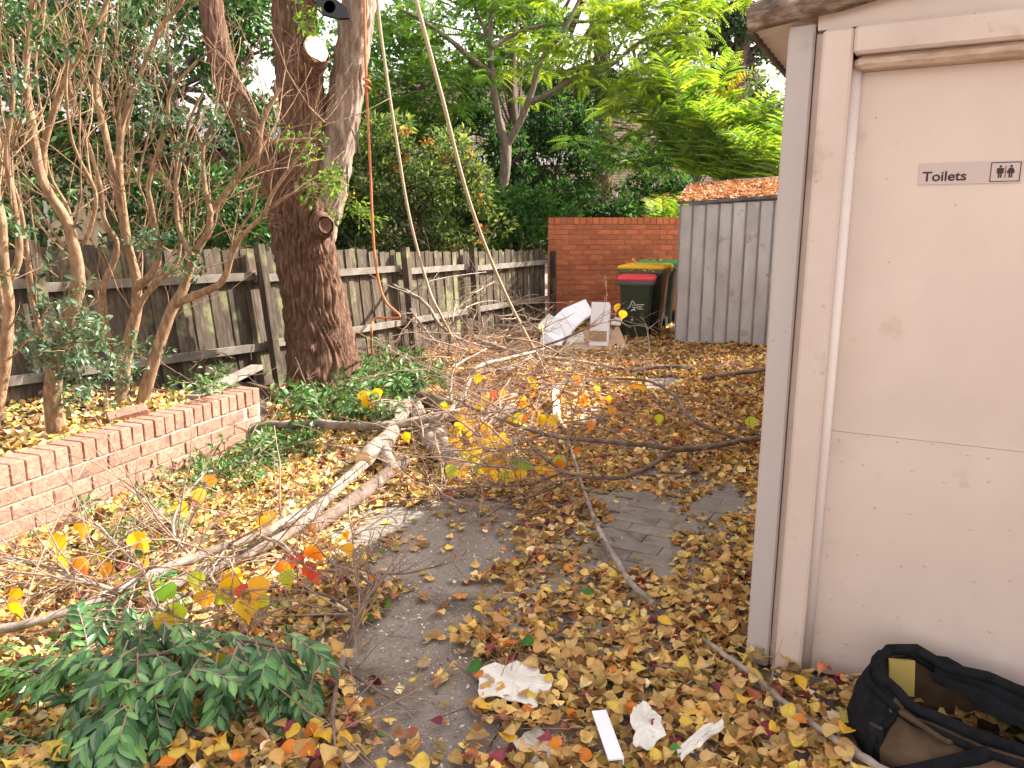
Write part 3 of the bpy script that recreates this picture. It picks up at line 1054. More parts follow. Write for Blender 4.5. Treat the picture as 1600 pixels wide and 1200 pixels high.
# ---------------------------------------------------------------- wheelie bins
def wheelie_bin(loc, rz, w, d, h, lid_mat, rim_mat, label, logo):
    t = empty('wheelie_bin', loc, rz, label, 'bin', 'wheelie bins beside the shed')
    hb = h * 0.90
    q = MB()
    nseg = 8
    prof = []
    for zz, kx, ky, yo in ((0.0, .74, .62, .04), (0.03, .78, .68, .035), (.5 * hb, .87, .82, .015), (.86 * hb, .93, .93, 0), (hb * .90, .96, .96, 0), (hb * .905, 1.0, 1.0, 0), (hb, 1.0, 1.0, 0)):
        ring = []
        X, Y = w / 2 * kx, d / 2 * ky
        b = 0.045
        for cx, cy, a0 in ((X - b, -Y + b, -90), (X - b, Y - b, 0), (-X + b, Y - b, 90), (-X + b, -Y + b, 180)):
            for s in range(4):
                g = R(a0 + 30 * s)
                ring.append((cx + b * math.cos(g), cy + b * math.sin(g) + yo, zz))
        prof.append(ring)
    n = 16
    vs = [p for r in prof for p in r]
    fs = [(i * n + k, i * n + (k + 1) % n, (i + 1) * n + (k + 1) % n, (i + 1) * n + k) for i in range(len(prof) - 1) for k in range(n)]
    fs += [tuple(range(n - 1, -1, -1)), tuple(range((len(prof) - 1) * n, len(prof) * n))]
    q.add(vs, fs)
    q.build('body', M_bin, t)
    # moulded front ribs
    for s in (-1, 0, 1):
        q = MB()
        q.box((s * w * .17, -d / 2 * .925 - .004, hb * .82), (w * .012, 0.018, hb * .13), Matrix.Rotation(R(-4), 3, 'X'))
        q.build('front_rib', M_bin, t)
    # rim band
    q = MB()
    ro = []
    for zz, e in ((hb - .055, .0), (hb - .05, .022), (hb + .005, .03), (hb + .012, .02)):
        X, Y, b = w / 2 + e, d / 2 + e, 0.05
        for cx, cy, a0 in ((X - b, -Y + b, -90), (X - b, Y - b, 0), (-X + b, Y - b, 90), (-X + b, -Y + b, 180)):
            for s in range(4):
                g = R(a0 + 30 * s)
                ro.append((cx + b * math.cos(g), cy + b * math.sin(g), zz))
    q.add(ro, [(i * n + k, i * n + (k + 1) % n, (i + 1) * n + (k + 1) % n, (i + 1) * n + k) for i in range(3) for k in range(n)])
    q.build('rim', rim_mat, t)
    # lid: domed, rising to the back
    q = MB()
    lv = []
    for zz, e in ((hb + .008, .034), (hb + .03, .036), (hb + .052, .012), (hb + .06, -.03), (hb + .062, -.12)):
        X, Y, b = w / 2 + e, d / 2 + e, 0.05
        for cx, cy, a0 in ((X - b, -Y + b, -90), (X - b, Y - b, 0), (-X + b, Y - b, 90), (-X + b, -Y + b, 180)):
            for s in range(4):
                g = R(a0 + 30 * s)
                yy = cy + b * math.sin(g)
                lv.append((cx + b * math.cos(g), yy, zz + (yy / d + .5) * 0.012 * (1 if zz > hb + .02 else .35)))
    q.add(lv, [(i * n + k, i * n + (k + 1) % n, (i + 1) * n + (k + 1) % n, (i + 1) * n + k) for i in range(4) for k in range(n)] + [tuple(range(4 * n, 5 * n))], 0, False)
    lid = q.build('lid', lid_mat, t)
    q = MB()
    q.box((w * .12, -d / 2 + .07, hb + .062), (w * .5, .1, .018), Matrix.Rotation(R(2), 3, 'X'), 0, (.9, .8))
    q.build('lid_grip', lid_mat, lid)
    q = MB()
    q.tube([(-w * .4, d / 2 + .06, hb - .01), (w * .4, d / 2 + .06, hb - .01)], .016, 8)
    q.build('handle', M_bin, t)
    for s in (-1, 1):
        q = MB()
        q.tube([(s * w * .36, d / 2 * .72, .1), (s * w * .46, d / 2 * .72, .1)], .1, 16)
        q.build('wheel', M_black, t)
    if logo:
        yb, zb = -d / 2 * .84 - .006, hb * .52
        tilt = Matrix.Rotation(R(-5.2), 3, 'X')

        def put(q, pts, wd):
            q.tube([tilt @ Vector((a, 0, b)) + Vector((0, yb, zb)) for a, b in pts], wd, 4)
        q = MB()
        put(q, [(-.11, .0), (-.07, .05), (-.055, .105), (-.05, .12), (-.02, .085), (.0, .06)], .0055)
        put(q, [(-.05, .06), (-.02, .05), (.02, .055)], .004)
        put(q, [(-.05, .03), (-.02, .02), (.02, .028)], .004)
        tag(q.build('emblem', M_print, t), kind='stuff')
        q = MB()
        for k, (x0, x1) in enumerate(((.02, .12), (.02, .095), (.02, .11))):
            put(q, [(x0, .062 - .03 * k), (x1, .062 - .03 * k)], .0062)
        put(q, [(0, .125), (.065, .125)], .004)
        put(q, [(-.06, -.03), (-.01, .0), (.0, -.03)], .009)
        tag(q.build('printed_text', M_print, t), kind='stuff')
        q = MB()
        q.tube([tilt @ Vector((-.05, 0, -.16)) + Vector((0, yb + .016, zb)), tilt @ Vector((-.03, 0, -.155)) + Vector((0, yb + .016, zb))], .014, 6)
        q.build('sticker', M_print, t)
    return t


rb = at_z(998, 531, 0)
wheelie_bin((rb.x - .01, rb.y + 0.26, 0), R(-12), 0.48, 0.52, 0.93, M_red, M_greyrim, 'dark green wheelie bin with red lid and white council print on its front', True)
wheelie_bin((2.06, 11.75, 0), R(-22), 0.66, 0.72, 1.06, M_yel, M_binrim, 'large dark green wheelie bin with yellow lid behind the red lidded one', False)
wheelie_bin((2.42, 12.6, 0), R(-14), 0.62, 0.66, 1.09, M_grn, M_binrim, 'wheelie bin with green lid, rearmost, mostly hidden behind the yellow lidded one', False)

# ---------------------------------------------------------------- dumped boards by the bins
def panel(name, pts, thick, m, label, cat, group=None):
    """bent board: pts = two polylines (left and right edge)"""
    a, b = pts
    n = len(a)
    cen = sum((Vector(p) for p in a + b), Vector((0, 0, 0))) / (2 * n)
    root = Vector((cen.x, cen.y, 0))
    q = MB()
    vs = []
    for i in range(n):
        p, r = Vector(a[i]), Vector(b[i])
        t = (Vector(a[min(i + 1, n - 1)]) - Vector(a[max(i - 1, 0)])).normalized()
        nn = t.cross(r - p).normalized() * thick
        vs += [p - root, r - root, r - root - nn, p - root - nn]
    fs = [(0, 1, 2, 3), (4 * n - 4, 4 * n - 1, 4 * n - 2, 4 * n - 3)]
    for i in range(n - 1):
        for k in range(4):
            fs.append((4 * i + k, 4 * i + 4 + k, 4 * i + 4 + (k + 1) % 4, 4 * i + (k + 1) % 4))
    q.add(vs, fs)
    o = q.build(name, m)
    o.location = root
    tag(o, label, cat, group)
    return o


Yp = 10.6
a = [at_y(843, 541, 10.1), at_y(846, 528, 10.2), at_y(858, 505, 10.45), at_y(880, 485, 10.7), at_y(914, 470, 11.0)]
b = [at_y(876, 541, 10.05), at_y(885, 532, 10.1), at_y(900, 513, 10.3), at_y(914, 500, 10.5), at_y(927, 492, 10.7)]
panel('white_board', (a, b), 0.03, M_white, 'bent white plastic panel leaning in the rubbish heap left of the red bin', 'board')
# white box on end
wb = empty('white_box', tuple(at_z(935, 545, 0)), R(-14), 'narrow white carton standing upright in front of the rubbish heap', 'box')
q = MB()
q.box((0.0, .11, .30), (.235, .2, .58), Matrix.Rotation(R(-16), 3, 'X'), 0, (1, 1), .004)
q.build('shell', M_white, wb)
q = MB()
q.box((-.01, -.035, .118), (.236, .03, .25), Matrix.Rotation(R(-2), 3, 'X'))
tag(q.build('end_flap', M_card, wb), 'pinkish brown end flap')
c0 = at_z(905, 552, 0)
panel('cardboard_sheet', ([at_z(870, 552, .01), at_y(895, 528, 10.3), at_y(905, 515, 10.6)], [at_z(968, 546, .01), at_y(962, 524, 10.3), at_y(955, 512, 10.6)]), 0.012, M_card, 'torn brown cardboard sheet lying under the white carton', 'cardboard')
panel('white_board', ([at_y(845, 541, 9.85), at_y(850, 520, 9.95)], [at_y(878, 541, 9.8), at_y(880, 523, 9.95)]), 0.02, M_white, 'small creased white panel at the foot of the bent white panel', 'board')
panel('white_board', ([at_y(953, 508, 10.5), at_y(960, 497, 10.7)], [at_y(969, 510, 10.5), at_y(972, 499, 10.7)]), 0.02, M_paper, 'little grey white scrap of board against the red lidded bin', 'board')


panel('white_board', ([at_y(882, 545, 9.95), at_y(888, 524, 10.15)], [at_y(914, 545, 9.9), at_y(911, 520, 10.2)]), 0.02, M_paper, 'dirty greyish board between the bent white panel and the white carton', 'board')
panel('cardboard_sheet', ([at_y(948, 546, 9.9), at_y(955, 524, 10.1), at_y(960, 513, 10.3)], [at_y(978, 546, 9.85), at_y(972, 526, 10.1), at_y(965, 513, 10.35)]), 0.03, M_card, 'slumped brown cardboard piece against the foot of the red lidded bin', 'cardboard')
panel('white_board', ([at_y(852, 522, 10.5), at_y(872, 500, 10.9)], [at_y(838, 510, 10.6), at_y(858, 490, 11.0)]), 0.015, M_paper, 'crumpled pale sheet sticking out behind the bent white panel', 'sheet')

# ---------------------------------------------------------------- white scraps on the ground
def scrap(px_pts, z, thick, m, name, label, cat, wav=0.004):
    """torn, crumpled sheet: ragged outline, three rings, uneven height"""
    P = [at_z(x, y, z) for x, y in px_pts]
    c = sum(P, Vector((0, 0, 0))) / len(P)
    rs = random.Random(len(label))
    out = []
    ph = [rs.uniform(0, 6.28) for _ in range(4)]
    for i in range(len(P)):
        a, b = P[i] - c, P[(i + 1) % len(P)] - c
        for k in range(5):
            p = a.lerp(b, k / 5)
            g = math.atan2(p.y, p.x)
            out.append(p * (1 + .13 * math.sin(2 * g + ph[0]) + .09 * math.sin(5 * g + ph[1]) + .05 * math.sin(9 * g + ph[2]) + rs.uniform(-.025, .025)))
    n = len(out)
    vs = [Vector((0, 0, rs.uniform(-wav, wav)))]
    for r in (.35, .7, 1):
        vs += [p * r + Vector((0, 0, rs.uniform(-wav, wav) * (1.6 if r == 1 else 1))) for p in out]
    fs = [(0, 1 + i, 1 + (i + 1) % n) for i in range(n)]
    for r in range(2):
        for i in range(n):
            j = (i + 1) % n
            fs.append((1 + r * n + i, 1 + r * n + n + i, 1 + r * n + n + j, 1 + r * n + j))
    m_ = len(vs)
    vs += [v - Vector((0, 0, thick)) for v in vs]
    fs += [tuple(m_ + k for k in reversed(f)) for f in fs]
    for i in range(n):
        j = (i + 1) % n
        fs.append((1 + 2 * n + i, m_ + 1 + 2 * n + i, m_ + 1 + 2 * n + j, 1 + 2 * n + j))
    q = MB()
    q.add(vs, fs)
    o = q.build(name, m)
    o.location = c
    return tag(o, label, cat)


scrap([(742, 1075), (755, 1050), (782, 1037), (815, 1032), (850, 1040), (862, 1058), (850, 1080), (835, 1098), (800, 1098), (760, 1092)], .055, .003, M_paper, 'plastic_sheet', 'dirty white torn sheet lying half under leaves at the path edge', 'sheet')
scrap([(985, 1120), (1005, 1098), (1030, 1110), (1040, 1140), (1015, 1170), (990, 1160)], .07, .003, M_paper, 'plastic_scrap', 'crumpled white scrap right of the white plastic strip', 'scrap')
scrap([(1060, 1170), (1080, 1148), (1125, 1125), (1132, 1136), (1100, 1160), (1068, 1182)], .075, .003, M_paper, 'plastic_scrap', 'long thin white scrap pointing towards the bag', 'scrap')
scrap([(800, 1150), (840, 1135), (885, 1160), (880, 1195), (820, 1199)], .008, .002, M_paper, 'plastic_scrap', 'pale grey smear of plastic on the bare asphalt near the white strip', 'scrap')
scrap([(885, 640), (915, 632), (945, 645), (930, 662), (895, 660)], .03, .003, M_paper, 'paper_scrap', 'white paper scrap among leaves beyond the dark forked branch', 'paper')
# white strip: a shallow channel
st = empty('plastic_strip', tuple(at_z(948, 1150, 0.0)), 0, 'white plastic channel strip lying on the leaves', 'strip')
p0, p1 = at_z(935, 1112, .09), at_z(962, 1188, .08)
d = (p1 - p0).normalized()
w = d.cross(Vector((0, 0, 1))).normalized()
q = MB()
q.prism([(-.021, 0), (.021, 0), (.021, .005), (-.021, .005)], p0, w, d.cross(w) * -1, d, (p1 - p0).length)
q.build('web', M_white, st, world=True)
q = MB()
q.prism([(-.024, -.016), (-.0212, -.016), (-.0212, .006), (-.024, .006)], p0, w, d.cross(w) * -1, d, (p1 - p0).length)
q.build('lip', M_white, st, world=True)
# white batten standing in the brush
bt = MB()
b0, b1 = at_z(870, 655, .02), at_y(868, 592, at_z(870, 655, .02).y + .75)
b1.z = .16
bd = (b1 - b0).normalized()
bt.prism([(-.03, -.01), (.03, -.01), (.03, .01), (-.03, .01)], (0, 0, 0), bd.cross(Vector((0, 0, 1))).normalized(), Vector((0, 0, 1)), bd, (b1 - b0).length)
o = bt.build('batten', M_paper)
o.location = b0
tag(o, 'old white painted batten lying in the brush below the longest rope', 'timber')
# plank at the end of the planter, brick on the planter wall, dark pipe at the fence
pk = MB()
k0, k1 = at_z(300, 622, .40), at_z(402, 573, .44)
kd = (k1 - k0).normalized()
pk.prism([(-.05, -.018), (.05, -.018), (.05, .018), (-.05, .018)], (0, 0, 0), kd.cross(Vector((0, 0, 1))).normalized(), Vector((0, 0, 1)), kd, (k1 - k0).length)
o = pk.build('plank', M_rail)
o.location = k0
tag(o, 'weathered grey plank resting on the far end of the planter', 'plank')
o = link('brick', pbm[0], M_brickP, None, None)
bp_ = at_z(200, 650, .40)
o.location = bp_
o.rotation_euler = (R(14), R(-8), R(35))
tag(o, 'loose brick lying on top of the planter bed', 'brick')
pp = MB()
pp.tube(smooth_path([(-4.0, 4.95, .17), (-3.3, 5.8, .18), (-2.75, 6.55, .19), (-2.45, 6.95, .2)]), .05, 10)
o = pp.build('drain_pipe', M_black)
tag(o, 'black pipe lying along the foot of the fence behind the shrubs', 'pipe')

# ---------------------------------------------------------------- buildings behind
hs = empty('house', (-6.2, 13.5, 0), R(28), 'cream and tan house with a grey tiled roof behind the left trees', 'house')
q = MB()
q.box((-3.2, 3, 1.5), (6.0, 6, 3.0))
q.build('wall', M_cream, hs)
q = MB()
q.box((0.9, 2.6, 1.45), (2.2, 5.2, 2.9))
tag(q.build('wall', M_orange, hs), 'tan rendered wall')
q = MB()
q.box((3.15, 2.2, 1.5), (2.3, 5.0, 3.0))
q.build('wall', M_cream, hs)
for x, z in ((-4.6, 1.7), (-2.2, 1.7), (3.3, 1.75)):
    q = MB()
    for a in (-.55, .55):
        q.box((x + a, -.3 if x > 2 else -.01, z), (.06, .08, 1.1))
    for b in (-.55, .55):
        q.box((x, -.3 if x > 2 else -.01, z + b), (1.16, .08, .06))
    wf = q.build('window', M_band, hs)
    q = MB()
    q.box((x, -.292 if x > 2 else -.002, z), (1.04, .02, 1.04))
    q.build('pane', M_glass, wf)
q = MB()
q.tube([(2.04, -.1, 0), (2.04, -.1, 3.0)], .05, 8)
q.build('downpipe', M_blackmetal, hs)
q = MB()
q.add([(-6.8, -.8, 3.0), (4.8, -.8, 3.0), (4.8, 6.6, 3.0), (-6.8, 6.6, 3.0), (-3.6, 2.9, 4.6), (1.6, 2.9, 4.6)], [(0, 1, 5, 4), (1, 2, 5), (2, 3, 4, 5), (3, 0, 4), (3, 2, 1, 0)])
q.build('roof', M_roof, hs)

ap = empty('apartment_building', (-4.5, 31, 0), R(-3), 'brown brick apartment block with a white concrete band seen through the trees', 'building')
q = MB()
q.box((6, 4, 2.0), (15, 8, 4.0))
q.box((6, 4, 5.8), (15, 8, 2.6))
q.build('wall', M_farbrick, ap)
q = MB()
q.box((6, 4, 4.25), (15.3, 8.3, .48))
q.build('floor_band', M_band, ap)
q = MB()
q.box((6, 4, 7.25), (16, 9, .3))
q.build('roof', M_band, ap)
for x in (-.4, 2.4, 5.1, 7.6, 10.5, 12.8):
    for z in (2.2, 5.7):
        q = MB()
        for a in (-.6, 0, .6):
            q.box((x + a, -.02, z), (.07, .08, 1.3))
        for b in (-.65, .65):
            q.box((x, -.02, z + b), (1.27, .08, .07))
        wf = q.build('window', M_band, ap)
        q = MB()
        q.box((x, -.008, z), (1.2, .02, 1.25))
        q.build('pane', M_glass, wf)

# ---------------------------------------------------------------- wood
def bark_tube(path, radii, nu=56, per=10, amp=0.02, ridges=17, seed=0, flare=0.0):
    P = smooth_path(path, per=per)
    m = len(P)
    rad = np.array(lerp_list(radii, m))
    rs = np.random.default_rng(seed)
    ph = rs.uniform(0, 6.28, 12)
    T = [(P[min(i + 1, m - 1)] - P[max(i - 1, 0)]).normalized() for i in range(m)]
    s = np.concatenate([[0], np.cumsum([(P[i + 1] - P[i]).length for i in range(m - 1)])])
    u = T[0].orthogonal().normalized()
    V = np.zeros((m, nu, 3))
    g = np.linspace(0, 2 * np.pi, nu, endpoint=False)
    for i in range(m):
        u = (u - T[i] * u.dot(T[i])).normalized()
        w = T[i].cross(u)
        gw = g + 0.25 * np.sin(3 * s[i] + ph[0]) * np.sin(2 * g + ph[1]) + 0.12 * np.sin(9 * s[i] + ph[2] + 3 * g)
        rid = np.abs(np.sin(ridges * gw / 2 + 0.9 * np.sin(5 * s[i] + ph[3]) + ph[4])) + 0.6 * np.abs(np.sin(ridges * .83 * gw + 1.3 * np.sin(7.3 * s[i] + ph[5]) + ph[6]))
        brk = 0.75 + 0.25 * np.sin(31 * s[i] + 4 * np.sin(3 * g + ph[7]) + 2 * np.sin(7 * g + ph[8]))
        r = rad[i] * (1 + 0.05 * np.sin(2 * g + ph[9] + s[i]) + 0.03 * np.sin(3 * g + 2.3 * s[i] + ph[10])) + amp * (rid * brk - 0.8)
        if flare:
            r += flare * np.exp(-s[i] * 4.5) * (0.6 + 0.5 * np.sin(5 * g + ph[11]))
        V[i] = np.array(P[i])[None] + r[:, None] * (np.cos(g)[:, None] * np.array(u)[None] + np.sin(g)[:, None] * np.array(w)[None])
    idx = np.arange(m * nu).reshape(m, nu)
    a, b, c, d = idx[:-1], np.roll(idx[:-1], -1, 1), np.roll(idx[1:], -1, 1), idx[1:]
    return V.reshape(-1, 3), np.stack([a, b, c, d], -1).reshape(-1, 4), P


def bark_part(name, path, radii, m, parent, **kw):
    v, f, P = bark_tube(path, radii, **kw)
    o = np.array(origin_of(parent))
    return link(name, np_mesh(name, v - o, f, None, True), m, parent), P


def grow(mb, start, d, L, r, depth, droop=0.0, nsub=(2, 4), spread=0.9, join=None, ends=None, wig=0.22, taper=.35, n=5, child_len=(.35, .65)):
    """a kinked twig with side twigs; ends collects (tip, direction)"""
    P = [Vector(start)]
    d = Vector(d).normalized()
    seg = max(3, int(4 + L * 3))
    dd = d.copy()
    for i in range(seg):
        dd = (dd + Vector((random.uniform(-wig, wig), random.uniform(-wig, wig), random.uniform(-wig, wig) - droop))).normalized()
        P.append(P[-1] + dd * L / seg)
    b = mb.tube(P, [r * (1 - (1 - taper) * i / seg) for i in range(seg + 1)], n if depth > 0 else 4, join=join)
    nn = n if depth > 0 else 4
    if ends is not None:
        ends.append((P[-1].copy(), dd.copy(), depth))
    if depth > 0:
        for k in range(random.randint(*nsub)):
            i = random.randint(1, seg - 1) if seg > 1 else 0
            t = (P[i + 1] - P[i]).normalized()
            side = Vector((random.gauss(0, 1), random.gauss(0, 1), random.gauss(0, 1)))
            side = (side - t * side.dot(t)).normalized()
            grow(mb, P[i], t + side * spread * random.uniform(.5, 1.2), L * random.uniform(*child_len), r * (1 - (1 - taper) * i / seg) * .6, depth - 1, droop, nsub, spread, b + i * nn, ends, wig, taper, n, child_len)
    return P


# ---------------------------------------------------------------- the big tree being lopped
TB = at_z(508, 600, 0)
TB = Vector((-1.79, 7.05, 0))
TY = TB.y
tree = empty('lopped_tree', tuple(TB), 0, 'big rough barked tree with lopped limbs standing before the paling fence', 'tree')


def tp(px, py, dy=0.0):
    return at_y(px, py, TY + dy)


trunk, _ = bark_part('trunk', [tp(508, 632), tp(505, 590), tp(501, 545), tp(494, 490), tp(484, 430), tp(475, 375), tp(470, 330), tp(472, 285)],
                     [.355, .325, .305, .28, .255, .262, .27, .225], M_bark, tree, nu=140, per=20, amp=.028, ridges=34, seed=3, flare=.09)
bark_part('limb', [tp(480, 385), tp(462, 330), tp(435, 280), tp(398, 215), tp(362, 145), tp(338, 60), tp(326, -20), tp(318, -140), tp(300, -300)],
          [.17, .15, .135, .12, .108, .098, .09, .08, .05], M_bark, tree, nu=56, per=12, amp=.012, ridges=18, seed=5)
bark_part('limb', [tp(478, 360), tp(472, 290), tp(474, 215), tp(470, 150), tp(463, 80), tp(460, 0), tp(462, -120), tp(470, -300)],
          [.2, .195, .185, .19, .182, .175, .16, .1], M_bark, tree, nu=96, per=16, amp=.02, ridges=24, seed=6)
bark_part('limb', [tp(484, 425, .0), tp(495, 365, .03), tp(512, 305, .05), tp(524, 245, .08), tp(538, 160, .1), tp(553, 70, .1), tp(562, 0, .1), tp(572, -120, .1), tp(600, -300, .1)],
          [.15, .16, .155, .145, .155, .15, .145, .13, .08], M_barkpale, tree, nu=84, per=16, amp=.018, ridges=22, seed=8)
# cut stub with pale face
stub_a, stub_b = tp(466, 130, -.05), tp(493, 78, -.27)
bark_part('stub', [tp(462, 150, 0), stub_a, stub_a.lerp(stub_b, .55), stub_b], [.2, .17, .135, .118], M_bark, tree, nu=48, per=8, amp=.01, ridges=15, seed=9)
q = MB()
sd = Vector((0.62, -0.70, 0.32)).normalized()
u_ = sd.orthogonal().normalized()
w_ = sd.cross(u_)
uu = Vector((0, 0, 1)) - sd * sd.z
uu.normalize()
ww = sd.cross(uu)
cc = stub_b + sd * .02
vs = [cc + sd * .003] + [cc + uu * (.118 * math.cos(t * .2618)) + ww * (.10 * math.sin(t * .2618)) for t in range(24)] + [cc - sd * .05 + uu * (.118 * math.cos(t * .2618)) + ww * (.10 * math.sin(t * .2618)) for t in range(24)]
q.add(vs, [(0, 1 + t, 1 + (t + 1) % 24) for t in range(24)] + [(1 + t, 25 + t, 25 + (t + 1) % 24, 1 + (t + 1) % 24) for t in range(24)])
q.build('cut_face', M_cutpale, tree, world=True)
# healed knot
kc = tp(511, 352, -.31)
v, f, P = bark_tube([tp(496, 352, -.06), tp(503, 352, -.18), tp(509, 352, -.262)], [.14, .12, .075], nu=40, per=6, amp=.008, ridges=9, seed=12)
link('knot', np_mesh('knot', v - np.array(TB), f, None, True), M_bark, tree)
q = MB()
kd = (tp(509, 352, -.262) - tp(503, 352, -.18)).normalized()
ku = Vector((0, 0, 1))
kw_ = kd.cross(ku).normalized()
c3 = tp(508.6, 352, -.256)
q.add([c3 - kd * .03] + [c3 + ku * (.068 * math.cos(t * .393)) + kw_ * (.06 * math.sin(t * .393)) for t in range(16)], [(0, 1 + (t + 1) % 16, 1 + t) for t in range(16)])
q.build('knot_scar', M_redbark, tree, world=True)
# loose bark strips on the pale limb
for (x0, y0, x1, y1) in ((571, 30, 566, 95), (555, 190, 552, 240), (563, 100, 560, 150), (541, 255, 538, 300), (548, 200, 557, 242)):
    q = MB()
    p0, p1 = tp(x0, y0, -.02), tp(x1, y1, -.1)
    side = Vector((.5, -.8, 0)).normalized()
    out = Vector((.8, -.5, 0)).normalized()
    mid = p0.lerp(p1, .5) + out * random.uniform(.0, .03)
    ps = smooth_path([p0, mid, p1 + out * random.uniform(0, .05)], per=4)
    vs, fs = [], []
    for i, p in enumerate(ps):
        w = .022 * math.sin(math.pi * (i + .6) / (len(ps) + .2))
        vs += [p - side * w, p + side * w, p + side * w + out * .006, p - side * w + out * .006]
    for i in range(len(ps) - 1):
        for k in range(4):
            fs.append((4 * i + k, 4 * i + (k + 1) % 4, 4 * i + 4 + (k + 1) % 4, 4 * i + 4 + k))
    q.add(vs, fs)
    q.build('bark_strip', M_barkpale, tree, world=True)


def sprig_leaves(tips, n_each, size, cols, spread=.12, droop=.4, tmpl=T_OVAL, width=1.0):
    """leaves in pairs round twig tips"""
    pos, dr = [], []
    for p, d, *_ in tips:
        for k in range(n_each):
            o = np.array(p) - np.array(d) * random.uniform(0, spread * 1.6) + RNG.normal(size=3) * spread * .35
            pos.append(o)
            v = np.array(d) * .6 + RNG.normal(size=3) * .75
            v[2] -= droop
            dr.append(v)
    pos, dr = np.array(pos, dtype=np.float32), np.array(dr, dtype=np.float32)
    N = len(pos)
    nr = rnd_dirs(N, 1.1)
    return leaf_cloud(pos, dr, nr, RNG.uniform(.7, 1.25, N) * size, palette(cols, N), tmpl, width)


G_FRESH = [(.10, .22, .025), (.16, .30, .03), (.06, .15, .02)]
G_DARK = [(.018, .06, .02), (.03, .085, .026), (.045, .11, .032)]
G_BLUE = [(.09, .165, .1), (.055, .12, .06), (.15, .235, .15)]
# green shoots on the trunk
for (x, y, n, dx, dz) in ((470, 225, 7, .2, -.1), (500, 285, 12, .5, -.35), (535, 320, 6, .8, -.5), (478, 20, 8, .5, -.2)):
    mb = MB()
    ends = []
    for k in range(n):
        grow(mb, tp(x + random.uniform(-22, 22), y + random.uniform(-18, 18), -.3), (dx + random.uniform(-.6, .6), -.5, dz + random.uniform(-.3, .5)), random.uniform(.12, .32), .004, 1, .05, (1, 2), ends=ends)
    s = mb.build('shoot', M_twig, tree, world=True)
    cloud_object('leaves', sprig_leaves(ends, 7, .052, G_FRESH, .09), M_leafd, s)

# leaf clumps scattered round given centres, for crowns and bushes
def crown_cloud(centres, crad, nleaf, size, cols, tmpl=T_DIA, up=.6, flat=.75, width=1.0, jit=.2, droop=0.0):
    pos, dr, cl = [], [], []
    for c, r in zip(centres, crad):
        v = RNG.normal(size=(nleaf, 3))
        v /= np.linalg.norm(v, axis=1, keepdims=True)
        rad = RNG.uniform(.25, 1, (nleaf, 1)) ** .6
        p = np.array(c) + v * rad * r * np.array([1, 1, flat])
        pos.append(p)
        d = v + RNG.normal(size=(nleaf, 3)) * .7
        d[:, 2] -= droop
        dr.append(d)
        cl.append(palette(cols, nleaf, None, jit) * RNG.uniform(.75, 1.2))
    pos, dr, cl = np.concatenate(pos).astype(np.float32), np.concatenate(dr).astype(np.float32), np.clip(np.concatenate(cl), 0, 1)
    N = len(pos)
    return leaf_cloud(pos, dr, rnd_dirs(N, up), RNG.uniform(.6, 1.3, N) * size, cl, tmpl, width)


def blob_points(c, rx, ry, rz, n, shell=.55):
    v = RNG.normal(size=(n, 3))
    v /= np.linalg.norm(v, axis=1, keepdims=True)
    return np.array(c) + v * (RNG.uniform(shell ** 3, 1, (n, 1)) ** (1 / 3)) * np.array([rx, ry, rz])


# ---------------------------------------------------------------- background trees
def leafy_tree(name, label, cat, base, trunk_path, trunk_r, crowns, ncl, crad, nleaf, size, cols, m_bark, m_leaf=None, tmpl=T_DIA, group=None, branches=True, width=1.0, up=.6, droop=0.0, shell=.55, flat=.75):
    t = empty(name, tuple(base), 0, label, cat, group)
    if trunk_path:
        bark_part('trunk', trunk_path, trunk_r, m_bark, t, nu=20, per=6, amp=trunk_r[0] * .06, ridges=9, seed=random.randint(0, 999))
    cen = np.concatenate([blob_points(c, rx, ry, rz, max(3, int(ncl * w)), shell) for (c, rx, ry, rz, w) in crowns])
    cen[:, 2] = np.maximum(cen[:, 2], .15)
    if trunk_path and branches:
        P = [Vector(p) for p in trunk_path]
        mb = MB()
        core = mb.tube(P, trunk_r[-1] * .4, 5)
        for c in cen[::max(1, len(cen) // 22)]:
            c = Vector(c)
            ia = random.randint(max(1, len(P) // 2), len(P) - 1)
            a = P[ia]
            mid = a.lerp(c, .5) + Vector((random.uniform(-.15, .15), random.uniform(-.15, .15), random.uniform(-.1, .25)))
            b = mb.tube(smooth_path([a, mid, c], per=4), [trunk_r[-1] * .55, trunk_r[-1] * .35, .012], 5, join=core + ia * 5)
        mb.build('branches' if False else 'limb', m_bark, t, world=True)
    rad = RNG.uniform(crad[0], crad[1], len(cen))
    cloud_object('crown', crown_cloud(cen, rad, nleaf, size, cols, tmpl, up, flat, width, .22, droop), m_leaf or M_leafd, t)
    return t


# evergreen trees behind the left fence
LEFT_G = [(.016, .052, .012), (.028, .08, .018), (.055, .14, .026), (.022, .062, .02), (.075, .165, .035)]
leafy_tree('evergreen_tree', 'dense dark evergreen tree behind the fence at the left edge', 'tree', (-6.6, 8.2, 0), [(-6.6, 8.2, 0), (-6.5, 8.2, 1.5), (-6.3, 8.3, 3)], [.16, .13, .08],
           [((-6.1, 8.4, 2.6), 1.7, 1.1, 1.6, 1)], 60, (.26, .46), 180, .10, LEFT_G, M_dim, M_leaf, T_OVAL)
leafy_tree('evergreen_tree', 'dark evergreen tree behind the fence directly left of the lopped tree', 'tree', (-4.3, 9.7, 0), [(-4.3, 9.7, 0), (-4.2, 9.7, 1.6), (-4.1, 9.6, 3.2)], [.15, .12, .08],
           [((-3.75, 9.3, 2.15), 1.25, .8, 1.15, .7), ((-4.3, 9.7, 3.7), 1.7, 1.0, 1.1, .7)], 56, (.24, .44), 180, .10, LEFT_G, M_dim, M_leaf, T_OVAL)
